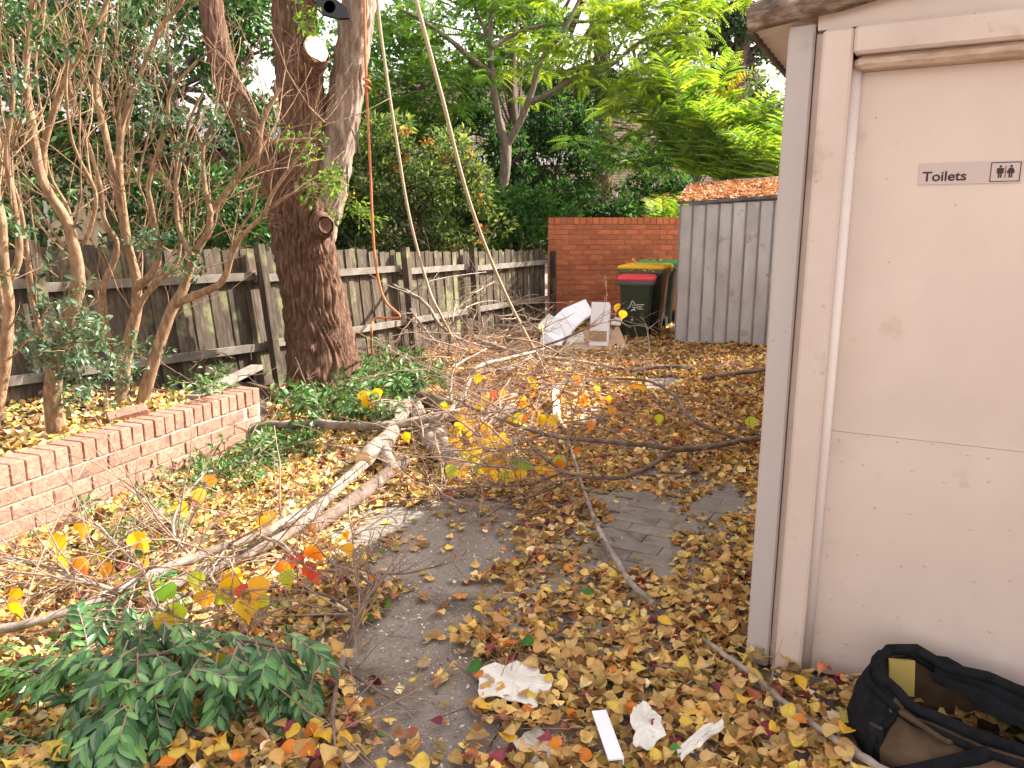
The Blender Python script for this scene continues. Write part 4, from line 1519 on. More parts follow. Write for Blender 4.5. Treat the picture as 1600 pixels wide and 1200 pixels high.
leafy_tree('evergreen_tree', 'tall evergreen tree farther back whose crown fills the upper left corner', 'tree', (-6.5, 12.5, 0), [(-6.5, 12.5, 0), (-6.3, 12.5, 2.5), (-6.0, 12.4, 4.5)], [.2, .16, .1],
           [((-6.2, 12.2, 5.0), 3.0, 1.3, 1.6, 1)], 50, (.35, .65), 170, .13, LEFT_G, M_dim, M_leaf, T_OVAL)

# seed-headed bush behind the fence
leafy_tree('bottlebrush_bush', 'olive green bush with rusty seed heads behind the fence', 'bush', (-1.5, 12.3, 0), [(-1.5, 12.3, 0), (-1.5, 12.3, 1.0), (-1.45, 12.3, 2)], [.09, .07, .04],
           [((-1.55, 12.2, 1.85), 1.35, .7, 1.4, 1)], 70, (.2, .38), 190, .1, [(.065, .105, .035), (.11, .165, .06), (.18, .225, .11), (.045, .08, .03)], M_dim, M_leafd, T_DIA, None, True, .75, .3, 0, .6)
bush = [o for o in COL.objects if o.name.startswith('bottlebrush_bush')][-1]
cen = blob_points((-1.55, 11.95, 1.95), 1.2, .55, 1.15, 46, .8)
cloud_object('seed_heads', crown_cloud(cen, np.full(len(cen), .07), 26, .06, [(.3, .13, .06), (.42, .2, .09), (.24, .1, .06)], T_DIA), M_leafd, bush)
leafy_tree('shrub', 'mid green leafy shrub behind the fence right beside the lopped tree', 'shrub', (-2.6, 12.6, 0), [(-2.6, 12.6, 0), (-2.6, 12.6, 1.0), (-2.6, 12.6, 1.8)], [.07, .05, .03],
           [((-2.75, 12.6, 2.3), 1.0, .7, 1.5, 1)], 40, (.25, .45), 150, .09, [(.05, .12, .025), (.1, .2, .04), (.04, .09, .025)], M_dim)


# feathery tree
def frond_template(nl=13, droop=.35):
    v, f = [], []
    for i in range(nl):
        y = (i + .8) / nl
        ln = .24 * math.sin(math.pi * (.12 + .83 * y)) + .03
        z = -droop * y * y
        for s in (-1, 1):
            b = len(v)
            v += [(0, y, z), (s * ln * .55, y + .035, z + .012), (s * ln, y + .05, z - .05), (s * ln * .5, y - .012, z)]
            f += [(b, b + 1, b + 2), (b, b + 2, b + 3)]
    return np.array(v, dtype=np.float32), np.array(f)


T_FROND = frond_template()
Yj = 15.5


def jp(px, py, dy=0.0):
    return at_y(px, py, Yj + dy)


jb = Vector((jp(768, 380).x, Yj, 0))
jac = empty('feathery_tree', tuple(jb), 0, 'pale trunked forked tree with feathery light green leaves beyond the fence', 'tree')
bark_part('trunk', [Vector((jb.x - .02, Yj, -.05)), jp(768, 372), jp(780, 320), jp(789, 270), jp(791, 222)], [.15, .125, .115, .108, .105], M_dimpale, jac, nu=26, per=7, amp=.008, ridges=11, seed=21)
limbs = [
    ([jp(791, 228), jp(780, 190), jp(770, 130), jp(766, 75), jp(768, 20), jp(780, -50)], [.095, .08, .068, .055, .04, .025]),
    ([jp(791, 228), jp(815, 185), jp(832, 140), jp(845, 95), jp(880, 50), jp(905, 0, .2), jp(930, -60, .2)], [.085, .07, .06, .05, .04, .03, .02]),
    ([jp(768, 118), jp(735, 90, -.3), jp(700, 60, -.5), (jp(655, 30, -.7)), jp(615, 10, -.8)], [.07, .055, .045, .035, .02]),
    ([jp(829, 160), jp(865, 142, -.2), (jp(905, 118, -.4)), jp(950, 105, -.5), jp(1010, 60, -.6), jp(1080, 50, -.6)], [.065, .055, .05, .04, .03, .018]),
    ([jp(768, 75), jp(800, 55, .3), jp(850, 40, .5), jp(905, 35, .5), jp(960, 30, .5)], [.055, .045, .035, .025, .015]),
    ([jp(766, 60), jp(745, 20, .3), jp(735, -30, .4)], [.05, .035, .02]),
    ([jp(990, 75, -.6), jp(1000, 130, -.6), jp(1040, 165, -.7)], [.03, .02, .012]),
]
for pth, rr in limbs:
    bark_part('limb', pth, rr, M_dimpale, jac, nu=14, per=6, amp=rr[0] * .05, ridges=7, seed=random.randint(0, 999))


def frond_crown(specs, size, cols, parent, name, m, flatn=1.2):
    pos, dr, cl, nr = [], [], [], []
    for (px, py, dy, rx, rz, n, shade) in specs:
        c = np.array(jp(px, py, dy))
        k = max(2, int(n / 5.8))
        subs = c + RNG.normal(size=(k, 3)) * np.array([rx, rx * .9, rz]) * .6
        for sc in subs:
            base = RNG.normal(size=2)
            for j in range(11):
                a = 2 * math.pi * j / 11 + RNG.uniform(-.3, .3)
                d = np.array([math.cos(a), math.sin(a), RNG.uniform(-.45, .35)])
                pos.append(sc + d * .06 + RNG.normal(size=3) * .05)
                dr.append(d)
                nr.append(np.array([0, 0, 1]) + RNG.normal(size=3) * .3)
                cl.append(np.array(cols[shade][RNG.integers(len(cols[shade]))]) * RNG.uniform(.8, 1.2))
    pos, dr, nr, cl = [np.array(x, dtype=np.float32) for x in (pos, dr, nr, cl)]
    N = len(pos)
    return cloud_object(name, leaf_cloud(pos, dr, nr, RNG.uniform(.7, 1.25, N) * size, np.clip(cl, 0, 1), T_FROND), m, parent)


JC = [[(.08, .165, .035), (.11, .205, .04), (.06, .13, .03)], [(.19, .29, .035), (.28, .37, .045), (.13, .22, .035)]]  # second set brighter and yellower: backlight put into the right-hand leaf colour
sp = []
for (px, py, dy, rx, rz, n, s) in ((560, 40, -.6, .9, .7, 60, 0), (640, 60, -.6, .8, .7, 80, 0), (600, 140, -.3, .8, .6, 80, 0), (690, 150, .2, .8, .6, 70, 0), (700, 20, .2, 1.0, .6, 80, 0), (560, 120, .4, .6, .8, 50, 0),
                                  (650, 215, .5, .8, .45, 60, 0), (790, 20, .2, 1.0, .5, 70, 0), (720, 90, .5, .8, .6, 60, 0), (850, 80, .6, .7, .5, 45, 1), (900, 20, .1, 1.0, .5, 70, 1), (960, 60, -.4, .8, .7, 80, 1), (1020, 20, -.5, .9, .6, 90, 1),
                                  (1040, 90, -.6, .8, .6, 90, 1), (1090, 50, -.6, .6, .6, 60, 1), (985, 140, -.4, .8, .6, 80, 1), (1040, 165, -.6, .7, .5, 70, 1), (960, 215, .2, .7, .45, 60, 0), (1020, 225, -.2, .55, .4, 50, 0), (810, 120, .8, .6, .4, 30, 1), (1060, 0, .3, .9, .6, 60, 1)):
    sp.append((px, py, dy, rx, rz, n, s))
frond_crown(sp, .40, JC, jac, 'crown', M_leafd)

# trees and shrubs farther back
leafy_tree('dark_tree', 'slim dark trunked tree standing just behind the forked feathery tree', 'tree', (at_y(805, 330, 17.5).x, 17.5, 0),
           [at_y(800, 380, 17.5), at_y(808, 300, 17.5), at_y(806, 220, 17.5), at_y(800, 140, 17.5), at_y(802, 60, 17.5)], [.14, .13, .12, .1, .06],
           [(tuple(at_y(720, 60, 18.5)), 2.6, 1, 1.2, 1), (tuple(at_y(560, 130, 18.5)), 1.6, 1, 1.6, .6)], 44, (.35, .7), 110, .16, [(.03, .08, .03), (.045, .11, .035), (.06, .14, .045)], M_dim)
leafy_tree('redwood_tree', 'reddish trunked tall tree in front of the brick apartments', 'tree', (at_y(938, 330, 21).x, 21, 0),
           [at_y(938, 400, 21), at_y(940, 300, 21), at_y(945, 220, 21), at_y(942, 120, 21), at_y(938, 20, 21), at_y(935, -60, 21)], [.34, .31, .27, .22, .18, .1],
           [(tuple(at_y(930, 70, 20.5)), 1.8, 1.2, 1.6, 1), (tuple(at_y(900, 140, 21.5)), 1.2, 1, .8, .5)], 26, (.3, .6), 110, .15, [(.025, .06, .028), (.04, .09, .035)], M_redbark, None, T_DIA)
leafy_tree('eucalypt_tree', 'tall grey green tree with open crown above the palms', 'tree', (at_y(1155, 200, 23).x, 23, 0),
           [at_y(1155, 400, 23), at_y(1156, 200, 23), at_y(1150, 110, 23), at_y(1165, 40, 23), at_y(1160, -40, 23)], [.32, .28, .24, .2, .12],
           [(tuple(at_y(1150, 20, 23)), 1.7, 1.2, 1.4, 1), (tuple(at_y(1080, 130, 24)), 1.3, 1, 1.6, .8), (tuple(at_y(1200, 110, 24)), .9, 1, 1.4, .6)], 36, (.3, .65), 120, .16, [(.04, .075, .045), (.06, .1, .06), (.03, .055, .03)], M_dim)
HG = [(.02, .06, .022), (.03, .085, .03), (.05, .12, .04), (.02, .05, .02)]
for (px, py, Y, rx, rz, lab, cols, n) in (
        (868, 262, 18.6, 1.25, 1.7, 'dark glossy leaved shrub left of the reddish trunk', HG, 80),
        (735, 275, 17.2, 1.2, 2.0, 'dark shrub behind the forked pale trunk', HG, 80),
        (890, 325, 16.0, 1.3, .5, 'low dark shrub peeping over the orange brick wall', HG, 26),
        (1022, 300, 17.2, .7, 1.0, 'bushy dark shrub between the reddish trunk and the palms', HG, 30),
        (690, 350, 14.2, 1.3, .7, 'bright ferny undergrowth shrub behind the fence below the forked tree', [(.05, .14, .03), (.08, .2, .04), (.03, .08, .025)], 36),
        (810, 355, 14.6, 1.0, .6, 'mid green low shrub behind the fence corner', [(.04, .11, .03), (.07, .17, .045)], 30),
        (610, 260, 16.5, 1.3, 1.5, 'shaded green shrub behind the seed headed bush', [(.04, .1, .025), (.06, .14, .03)], 36)):
    c = at_y(px, py, Y)
    leafy_tree('shrub', lab, 'shrub', (c.x, c.y, 0), [(c.x, c.y, -.05), (c.x + .05, c.y, c.z * .5), (c.x, c.y, c.z)], [.07, .05, .03],
               [(tuple(c), rx, .7, rz, 1)], n, (.2, .42), 130, .12, cols, M_dim, None, T_DIA, 'shrubs behind the fence')

# distant belt of wood closing the gaps low down
bel = []
cen = np.stack([RNG.uniform(-26, 30, 240), RNG.uniform(42, 50, 240), RNG.uniform(.5, 7.0, 240) * RNG.uniform(.6, 1, 240)], -1)
wood = cloud_object('distant_wood', crown_cloud(cen, np.full(240, 1.5), 90, .5, HG, T_DIA), M_leafd)
tag(wood, kind='stuff')

# unseen trees added beyond the block, sunward, to shade the end of the yard
for (x, y, h, r, lab) in ((10.6, 11.2, 6.2, 2.5, 'unseen broad dark tree added behind the toilet block for shade'), (10.5, 20.5, 6.0, 1.8, 'unseen dark crowned tree added behind the palms and metal shed for shade')):
    leafy_tree('added_shade_tree', lab, 'tree', (x, y, 0), [(x, y, 0), (x + .1, y, h * .4), (x, y, h * .75)], [.25, .2, .12],
               [((x, y, h * .72), r, r, h * .3, 1)], 60, (.4, .8), 110, .2, HG, M_dim)


# ---------------------------------------------------------------- palms
def palm_frond(mb_r, base, az, L, rise, cols, leaves):
    """arching rachis with two ranks of leaflets"""
    pts = []
    n = 26
    h = Vector((math.cos(az), math.sin(az), 0))
    el = rise
    p = Vector(base)
    for i in range(n + 1):
        pts.append(p.copy())
        e = el - (i / n) ** 1.8 * .95
        p = p + (h * math.cos(e) + Vector((0, 0, 1)) * math.sin(e)) * (L / n)
    b = mb_r.tube(pts, [.014, .003], 4)
    side = Vector((-h.y, h.x, 0))
    for i in range(3, n):
        t = (pts[i + 1] - pts[i]).normalized()
        for s in (-1, 1):
            for half in (0, .5):
                q = pts[i].lerp(pts[i + 1], half)
                up = t.cross(side).normalized()
                if up.z < 0:
                    up = -up
                dv = side * s * random.uniform(.8, 1) + t * random.uniform(.2, .5) + up * random.uniform(.0, .6)
                ln = .40 * math.sin(math.pi * (.16 + .8 * i / n)) * random.uniform(.8, 1.1) + .04
                leaves.append((tuple(q), tuple(dv), tuple(up + Vector((0, 0, .2))), ln * L / 1.7, cols[random.randrange(len(cols))]))


T_STRAP = (np.array([(0, 0, 0), (.055, .3, .0), (.046, .7, -.06), (0, 1, -.2), (-.046, .7, -.06), (-.055, .3, 0)], dtype=np.float32), np.array([(0, 1, 5), (1, 2, 4), (1, 4, 5), (2, 3, 4)]))
PALC = [(.12, .24, .035), (.2, .32, .04), (.08, .17, .035), (.28, .38, .05), (.15, .22, .08)]
PALO = [(.5, .3, .04), (.38, .3, .05), (.2, .3, .04)]
palms = [(1090, 14.8, 2.3, 15, 'golden cane palm with tall upright fronds left of the clump', 2.6), (1150, 14.0, 1.9, 16, 'golden cane palm in the middle of the clump behind the shed', 2.3),
         (1210, 13.2, 1.7, 16, 'golden cane palm nearest the toilet block roof', 2.1), (1040, 15.4, 1.0, 12, 'short low palm at the left foot of the palm clump', 1.6), (1290, 14.5, 2.9, 12, 'palm whose frond tips show above the toilet block roof', 2.0)]
for (px, Y, zc, nf, lab, L) in palms:
    bx = at_y(px, 300, Y).x
    t = empty('palm', (bx, Y, 0), 0, lab, 'palm', 'palms behind the metal shed')
    mb = MB()
    mb.tube([(bx, Y, 0), (bx + .03, Y, zc * .5), (bx, Y, zc)], [.07, .05, .045], 8)
    for k in range(4):
        a = random.uniform(0, 6.28)
        mb.tube([(bx + .2 * math.cos(a), Y + .2 * math.sin(a), 0), (bx + .26 * math.cos(a), Y + .26 * math.sin(a), zc * random.uniform(.7, 1))], [.04, .03], 6)
    mb.build('trunk', M_binrim, t, world=True)
    for k in range(nf):
        lv = []
        mbf = MB()
        az = 2 * math.pi * k / nf + random.uniform(-.25, .25)
        rise = random.uniform(.95, 1.52)
        palm_frond(mbf, (bx, Y, zc), az, L * random.uniform(.8, 1.1), rise, PALO if k % 11 == 3 else PALC, lv)
        fr = mbf.build('frond', M_binrim, t, world=True)
        pos, dr, nr, sz, cl = zip(*lv)
        cl = np.clip(np.array(cl) * RNG.uniform(.8, 1.25, (len(cl), 1)), 0, 1)
        cloud_object('leaflets', leaf_cloud(np.array(pos, dtype=np.float32), np.array(dr, dtype=np.float32), np.array(nr, dtype=np.float32), np.array(sz), cl, T_STRAP), M_leafd, fr)

# ---------------------------------------------------------------- multi-stemmed pruned shrubs in the planter
def shrub(label, base_px, zb, stems, leafspots, seed, dvar=.28, ntw=6):
    random.seed(seed)
    b = at_z(base_px[0], base_px[1], zb)
    sz_ = soil_z(b)
    root = empty('planter_shrub', tuple(b), 0, label, 'shrub', 'pruned shrubs in the planter')
    extra = []
    for (pts, r0, r1) in stems:
        if len(pts) > 4:
            for k in range(1):
                i0 = random.randint(1, len(pts) // 2)
                dx = random.choice((-1, 1)) * random.uniform(18, 42)
                q_ = pts[i0:]
                extra.append(([(x + dx * j / max(1, len(q_) - 1) + random.uniform(-3, 3), y - 4 * j) for j, (x, y) in enumerate(q_)], r1 * random.uniform(.6, .85), r1 * random.uniform(.25, .4)))
    for (pts, r0, r1) in list(stems) + extra:
        n = len(pts)
        dy0 = random.uniform(-dvar, dvar)
        P = []
        for i, (x, y) in enumerate(pts):
            P.append(at_y(x, y, b.y + dy0 * (i / max(1, n - 1))))
        if pts[0] == base_px:
            P.insert(0, P[0] + Vector((0, 0, -.12)))
        bark_part('stem', P, [r0 * .95, (r0 + r1) * .37, r1 * .72], M_stem, root, nu=12, per=6, amp=r0 * .07, ridges=6, seed=random.randint(0, 999))
        mb = MB()
        SP_ = smooth_path(P, per=5)
        core = mb.tube(SP_, [r0 * .4, r1 * .4], 4)
        for k in range(max(3, int(ntw * sum((P[i + 1] - P[i]).length for i in range(len(P) - 1)) / 1.1))):
            i = random.randint(len(SP_) // 4, len(SP_) - 2)
            t = (SP_[i + 1] - SP_[i]).normalized()
            d = t * random.uniform(.3, 1) + Vector((random.uniform(-1, 1), random.uniform(-.7, .7), random.uniform(.0, 1.2)))
            grow(mb, SP_[i], d, random.uniform(.2, .75), random.uniform(.0025, .007), 2, -.02, (1, 3), .8, join=core + i * 4)
        mb.build('twig', M_stem, root, world=True)
    for (x, y, n, cols, size, rad) in leafspots:
        c = at_y(x, y, b.y - .08)
        mb = MB()
        ends = []
        f0 = None
        for k in range(n):
            st = c + Vector((random.gauss(0, rad), random.gauss(0, rad * .7), random.gauss(0, rad)))
            b0 = len(mb.v)
            grow(mb, st, (random.uniform(-1, 1), random.uniform(-1, .3), random.uniform(-.2, 1)), random.uniform(.06, .16), .0025, 1, 0, (1, 2), ends=ends)
        s = mb.build('leafy_twig', M_stem, root, world=True)
        tag(s, kind='stuff')
        cloud_object('leaves', sprig_leaves(ends, 6, size, cols, .045, .25), M_leaf, s)
    return root


A = (88, 670)
shrub('pruned shrub with a thick cut base at the left front of the planter', A, .36, [
    ([A, (82, 610), (96, 540), (118, 465), (122, 425), (112, 370), (97, 333), (67, 283), (52, 210), (40, 120), (45, 70), (50, 10), (52, -60)], .062, .016),
    ([(97, 333), (127, 383), (150, 310), (123, 247), (110, 207), (103, 133), (110, 60)], .014, .010),
    ([(67, 275), (70, 223), (103, 123), (140, 60), (167, 0), (175, -50)], .024, .012),
    ([(66, 560), (66, 530), (50, 467), (43, 400), (33, 333), (20, 290), (0, 255), (-20, 220)], .024, .012)],
    [(105, 500, 16, G_BLUE, .04, .1), (95, 565, 26, G_BLUE, .042, .13), (160, 555, 22, G_BLUE, .042, .13), (140, 600, 12, G_BLUE, .04, .08), (60, 545, 9, G_BLUE, .04, .06), (120, 520, 12, G_BLUE, .04, .1)], 11)
B = (190, 628)
shrub('tallest pruned shrub with many upright brown stems in the planter middle', B, .33, [
    ([B, (194, 570), (203, 527), (213, 487), (213, 433), (200, 383), (188, 320), (173, 253), (160, 187), (150, 133), (163, 33), (168, -40)], .06, .018),
    ([(190, 600), (168, 530), (162, 490), (161, 450), (177, 410), (182, 377), (163, 343), (157, 290), (130, 200), (112, 150), (105, 100)], .034, .012),
    ([(213, 450), (240, 423), (247, 387), (236, 320), (233, 283), (260, 193), (267, 143), (307, 97)], .03, .013),
    ([(200, 383), (187, 283), (190, 200), (207, 150), (247, 50), (280, 10), (300, -30)], .032, .013),
    ([(200, 560), (217, 480), (247, 440), (277, 407), (283, 330), (273, 290), (280, 230)], .028, .011),
    ([(163, 500), (140, 430), (100, 385), (60, 330), (30, 290)], .018, .009)],
    [(205, 560, 12, G_BLUE, .042, .09), (185, 60, 14, G_BLUE, .045, .16), (240, 160, 9, G_BLUE, .045, .12), (150, 395, 4, G_DARK, .045, .1), (110, 440, 4, G_DARK, .045, .1), (215, 20, 12, G_BLUE, .05, .2)], 12)
Cc = (223, 632)
shrub('pruned shrub with a pale diagonal stem at the right of the planter', Cc, .34, [
    ([Cc, (240, 567), (267, 487), (287, 450), (303, 397), (327, 360), (330, 332), (365, 285), (400, 245), (427, 223), (487, 217)], .052, .014),
    ([(277, 473), (310, 460), (347, 440), (363, 397), (377, 370), (413, 333), (427, 300), (463, 250)], .03, .014),
    ([(400, 242), (405, 237), (412, 187), (438, 137)], .02, .016),
    ([(403, 240), (432, 190), (440, 150)], .012, .008),
    ([(330, 335), (320, 290), (318, 230), (335, 180), (345, 120)], .02, .01),
    ([(300, 400), (280, 360), (275, 300), (285, 240), (300, 180), (320, 140)], .022, .01)],
    [(250, 370, 12, G_BLUE, .045, .11), (285, 225, 6, G_BLUE, .045, .13), (265, 180, 5, G_BLUE, .045, .08), (330, 210, 9, G_BLUE, .045, .1), (310, 430, 7, G_DARK, .04, .06), (365, 200, 7, G_BLUE, .04, .08)], 13)
Dd = (-18, 700)
shrub('shrub stems at the extreme left edge beside the planter', Dd, .36, [
    ([Dd, (0, 605), (8, 550), (13, 500), (14, 473), (7, 417), (3, 350), (-10, 280), (-20, 200)], .05, .02),
    ([(8, 450), (30, 400), (22, 320), (10, 240), (20, 160), (18, 60)], .022, .012)],
    [(25, 375, 10, G_BLUE, .05, .1), (8, 135, 8, G_BLUE, .06, .1), (60, 20, 10, G_DARK, .05, .16)], 14)
random.seed(77)

# ---------------------------------------------------------------- ropes and rigging
def rope(name, pts, r, m, label):
    P = smooth_path(pts, per=8)
    q = MB()
    base = P[0]
    q.tube([p - Vector((base.x, base.y, 0)) for p in P], r, 7)
    o = q.build(name, m)
    o.location = (base.x, base.y, 0)
    return tag(o, label, 'rope')


rope('rope', [at_y(566, -160, 6.6), at_y(569, 0, 6.6), at_y(572, 120, 6.6), at_y(578, 250, 6.6), at_y(583, 370, 6.6), at_y(590, 430, 6.6), at_y(602, 470, 6.55), at_y(625, 494, 6.5), at_y(606, 497, 6.5), at_y(585, 499, 6.5), at_y(580, 530, 6.5), at_z(584, 570, .05)], .011, M_ropeo, 'orange rope hanging down beside the pale limb of the lopped tree')
q = MB()
kp = at_y(573, 128, 6.59)
kpts = [kp + Vector((.028 * math.cos(t * 1.3), .022 * math.sin(t * 1.3), .05 - .011 * t)) for t in range(11)]
q.tube([p - kp for p in smooth_path(kpts, per=3)], .010, 6)
kn = q.build('rope_knot', M_ropeo)
kn.location = kp
tag(kn, 'orange knot tied round the upper part of the orange rope', 'knot')
rope('rope', [at_y(585, -160, 6.6), at_y(590, 0, 6.6), at_y(603, 110, 6.65), at_y(622, 235, 6.7), at_y(640, 340, 6.8), at_y(668, 445, 6.95), at_y(690, 495, 7.1), at_z(715, 540, .12)], .0125, M_ropec, 'middle cream rope falling from the tree into the brush')
rp = [at_y(610, -160, 6.1), at_y(650, 0, 6.2), at_y(690, 150, 6.5), at_y(735, 320, 7.0), at_y(790, 460, 7.7), at_z(850, 575, .08), at_z(866, 612, .04), at_z(872, 650, .04), at_z(884, 672, .05)]
rope('rope', rp, .0165, M_ropec, 'longest cream rope slanting down to the right into the fallen branches')
rig = empty('rigging_block', tuple(at_y(516, 12, 6.7)), 0, 'black rigging pulley hanging high between the two trunks', 'pulley')
rig.scale = (1.35, 1.35, 1.35)
q = MB()
for s in (-1, 1):
    q.prism([(-.09 + .0, -.02), (-.06, .035), (.03, .05), (.1, .02), (.12, -.03), (.06, -.05), (-.04, -.05)], (0, s * .018, 0), (1, 0, -.25), (.25, 0, 1), (0, 1, 0), .008)
q.build('cheek_plate', M_blackmetal, rig)
q = MB()
q.tube([(.0, -.018, 0), (.0, .02, 0)], .036, 16)
q.build('sheave', M_blackmetal, rig)
q = MB()
q.tube(smooth_path([(-.08, 0, .02), (-.13, 0, .09), (-.09, 0, .16), (-.05, 0, .09), (-.08, 0, .02)], per=5), .009, 6)
q.build('shackle', M_blackmetal, rig)
q = MB()
q.tube(smooth_path([(-.09, 0, .15), (-.1, .1, .4), (-.05, .2, .9)], per=5), .008, 6)
q.build('sling', M_black, rig)


# ---------------------------------------------------------------- fallen branches
# fresh leaves still on the twigs
LEAFY = [(.72, .46, .015), (.75, .36, .02), (.62, .5, .03), (.72, .22, .02)]
hi_tmpl = [heart_template(random.uniform(-.05, .35), random.uniform(-.35, .15), random.uniform(-.3, .3), True) for _ in range(10)]
COLSET = {'yellow': (.85, .56, .02), 'orange': (.8, .27, .025), 'lime': (.45, .58, .04), 'red': (.7, .07, .04), 'gold': (.8, .43, .04), 'green': (.18, .4, .045)}
LEAFME = {}


def hang_leaf_mesh(colour, k):
    key = (colour, k)
    if key not in LEAFME:
        v, f = hi_tmpl[k]
        c = np.array(COLSET[colour])
        # a leaf turns unevenly: colour drifts from midrib to edge
        other = np.array(COLSET[{'yellow': 'gold', 'orange': 'red', 'lime': 'yellow', 'red': 'orange', 'gold': 'orange', 'green': 'lime'}[colour]])
        w = np.clip((v[:, 1] + .45) * .8 + RNG.normal(size=len(v)) * .12 - .25, 0, .8)[:, None]
        LEAFME[key] = np_mesh('leaf', v, f, np.clip(c * (1 - w) + other * w, 0, 1), True)
    return LEAFME[key]


def hang_leaf(parent, p, colour, size, down=1.0):
    o = link('leaf', hang_leaf_mesh(colour, random.randrange(10)), M_fresh, parent)
    d = Vector((random.uniform(-.5, .5), random.uniform(-.5, .5), -down)).normalized()
    n = Vector((random.uniform(-.7, .7), -1, random.uniform(-.1, .9)))
    n = (n - d * n.dot(d)).normalized()
    M = Matrix((d.cross(n), d, n)).transposed()
    o.location = p - origin_of(parent) + d * size * .45
    o.rotation_euler = M.to_euler()
    o.scale = (size, size, size)
    return o


def fallen_branch(label, paths, m, leaves=(), twigs=6, tlen=(.25, .7), tdepth=2, cat='branch', cut=None, group=None, wob=.06, lift=.02):
    """paths: list of (list of (px,py,z), r0, r1); the first is the bough"""
    P0 = [at_z(x, y, z) for x, y, z in paths[0][0]]
    root = empty('fallen_branch', (P0[0].x, P0[0].y, 0), 0, label, cat, group)
    allp = []
    for i, (pts, r0, r1) in enumerate(paths):
        P = [at_z(x, y, z) for x, y, z in pts]
        S = smooth_path(P, per=6)
        # gentle kinks at nodes
        S = [p + Vector((random.gauss(0, r0 * .12), random.gauss(0, r0 * .12), random.gauss(0, r0 * .12))) for p in S]
        rr = [(r0 + (r1 - r0) * k / (len(S) - 1)) * (1 + random.uniform(-.08, .1)) for k in range(len(S))]
        v = MB()
        v.tube(S, rr, 9, wob=wob)
        v.build('bough' if i == 0 else 'side_branch', m, root, world=True)
        allp.append((S, rr))
        for k in range(twigs if i == 0 else max(1, twigs * 2 // 3)):
            j = random.randint(1, len(S) - 2)
            t = (S[j + 1] - S[j]).normalized()
            d = t * random.uniform(.2, 1) + Vector((random.uniform(-1, 1), random.uniform(-1, 1), random.uniform(-.15, .8)))
            mb = MB()
            grow(mb, S[j], d, random.uniform(*tlen), min(rr[j] * .5, random.uniform(.003, .007)), tdepth, .03, (1, 3))
            mb.v = [(a, b, max(c, .008)) for a, b, c in mb.v]
            mb.build('twig', M_twig if r0 < .03 else m, root, world=True)
    if cut:
        for (x, y, z, dx, dy, dz, r, mm) in cut:
            c = at_z(x, y, z)
            q = MB()
            d = Vector((dx, dy, dz)).normalized()
            q.tube([c - d * .015, c + d * .006], [r, r * .98], 14, mi=0)
            q.build('cut_face', mm, root, world=True)
    if leaves:
        for (x, y, colour, size) in leaves:
            # the leaf hangs on a short stalk from the nearest bough point
            best = None
            for S, rr in allp:
                for p in S:
                    X, Y_, dep = project(p)
                    dd = (X - x) ** 2 + (Y_ - (y - 12)) ** 2
                    if best is None or dd < best[0]:
                        best = (dd, p, dep)
            dep = best[2]
            yy = y - size * F / dep * .45
            tgt = Vector((0, 0, CAM_H)) + ray(x, yy) * dep
            if tgt.z < .03:
                tgt = at_z(x, yy, .06)
            mb = MB()
            mid = best[1].lerp(tgt, .5) + Vector((0, 0, random.uniform(.0, .06)))
            mb.tube(smooth_path([best[1], mid, tgt], per=3), [.003, .0015], 4)
            tw = mb.build('leaf_stalk', M_twig, root, world=True)
            hang_leaf(tw, tgt, colour, size)
    return root


random.seed(5)
# the long foreground bough at the left
fallen_branch('long grey fallen bough running from the left edge past the green cuttings', [
    ([(-40, 992, .10), (60, 970, .12), (135, 945, .13), (200, 915, .14), (300, 872, .15), (400, 838, .15), (475, 800, .16)], .016, .022),
    ([(190, 925, .14), (120, 905, .2), (60, 880, .22), (0, 870, .2)], .010, .005),
    ([(300, 872, .15), (270, 830, .26), (285, 780, .34), (320, 740, .4)], .009, .004),
    ([(400, 838, .15), (440, 850, .24), (470, 880, .27), (520, 905, .2)], .009, .004),
    ([(350, 860, .15), (330, 900, .24), (360, 930, .26), (390, 960, .2)], .008, .004),
    ([(240, 900, .14), (190, 860, .24), (150, 820, .28), (100, 815, .27)], .009, .004),
    ([(230, 900, .14), (240, 940, .24), (270, 960, .24), (300, 975, .2)], .007, .003)],
    M_grey, [(87, 845, 'yellow', .075), (101, 851, 'yellow', .085), (99, 882, 'yellow', .07), (123, 884, 'orange', .085), (121, 826, 'yellow', .075), (136, 830, 'gold', .08), (150, 867, 'lime', .075), (170, 891, 'gold', .07),
             (207, 846, 'yellow', .085), (229, 857, 'gold', .08), (229, 884, 'gold', .08), (212, 896, 'lime', .075), (279, 795, 'yellow', .08), (308, 775, 'gold', .08), (328, 754, 'orange', .08), (28, 957, 'yellow', .085), (20, 930, 'yellow', .06),
             (252, 930, 'green', .1), (219, 915, 'green', .08), (240, 912, 'lime', .07), (278, 959, 'lime', .09), (263, 974, 'yellow', .09), (246, 970, 'lime', .07), (283, 888, 'yellow', .07), (308, 907, 'lime', .085),
             (354, 922, 'yellow', .1), (373, 903, 'yellow', .09), (383, 949, 'yellow', .1), (377, 926, 'red', .07), (346, 938, 'lime', .09), (321, 938, 'gold', .09), (398, 905, 'gold', .09), (362, 905, 'gold', .08), (415, 818, 'yellow', .085), (424, 808, 'gold', .07), (400, 830, 'yellow', .06),
             (438, 890, 'orange', .085), (447, 905, 'lime', .09), (465, 877, 'red', .08), (485, 870, 'orange', .1), (480, 892, 'red', .07), (410, 918, 'gold', .09), (408, 940, 'lime', .1), (490, 902, 'red', .06), (395, 935, 'gold', .08), (540, 860, 'gold', .06)], twigs=20, tlen=(.25, .75), tdepth=2)
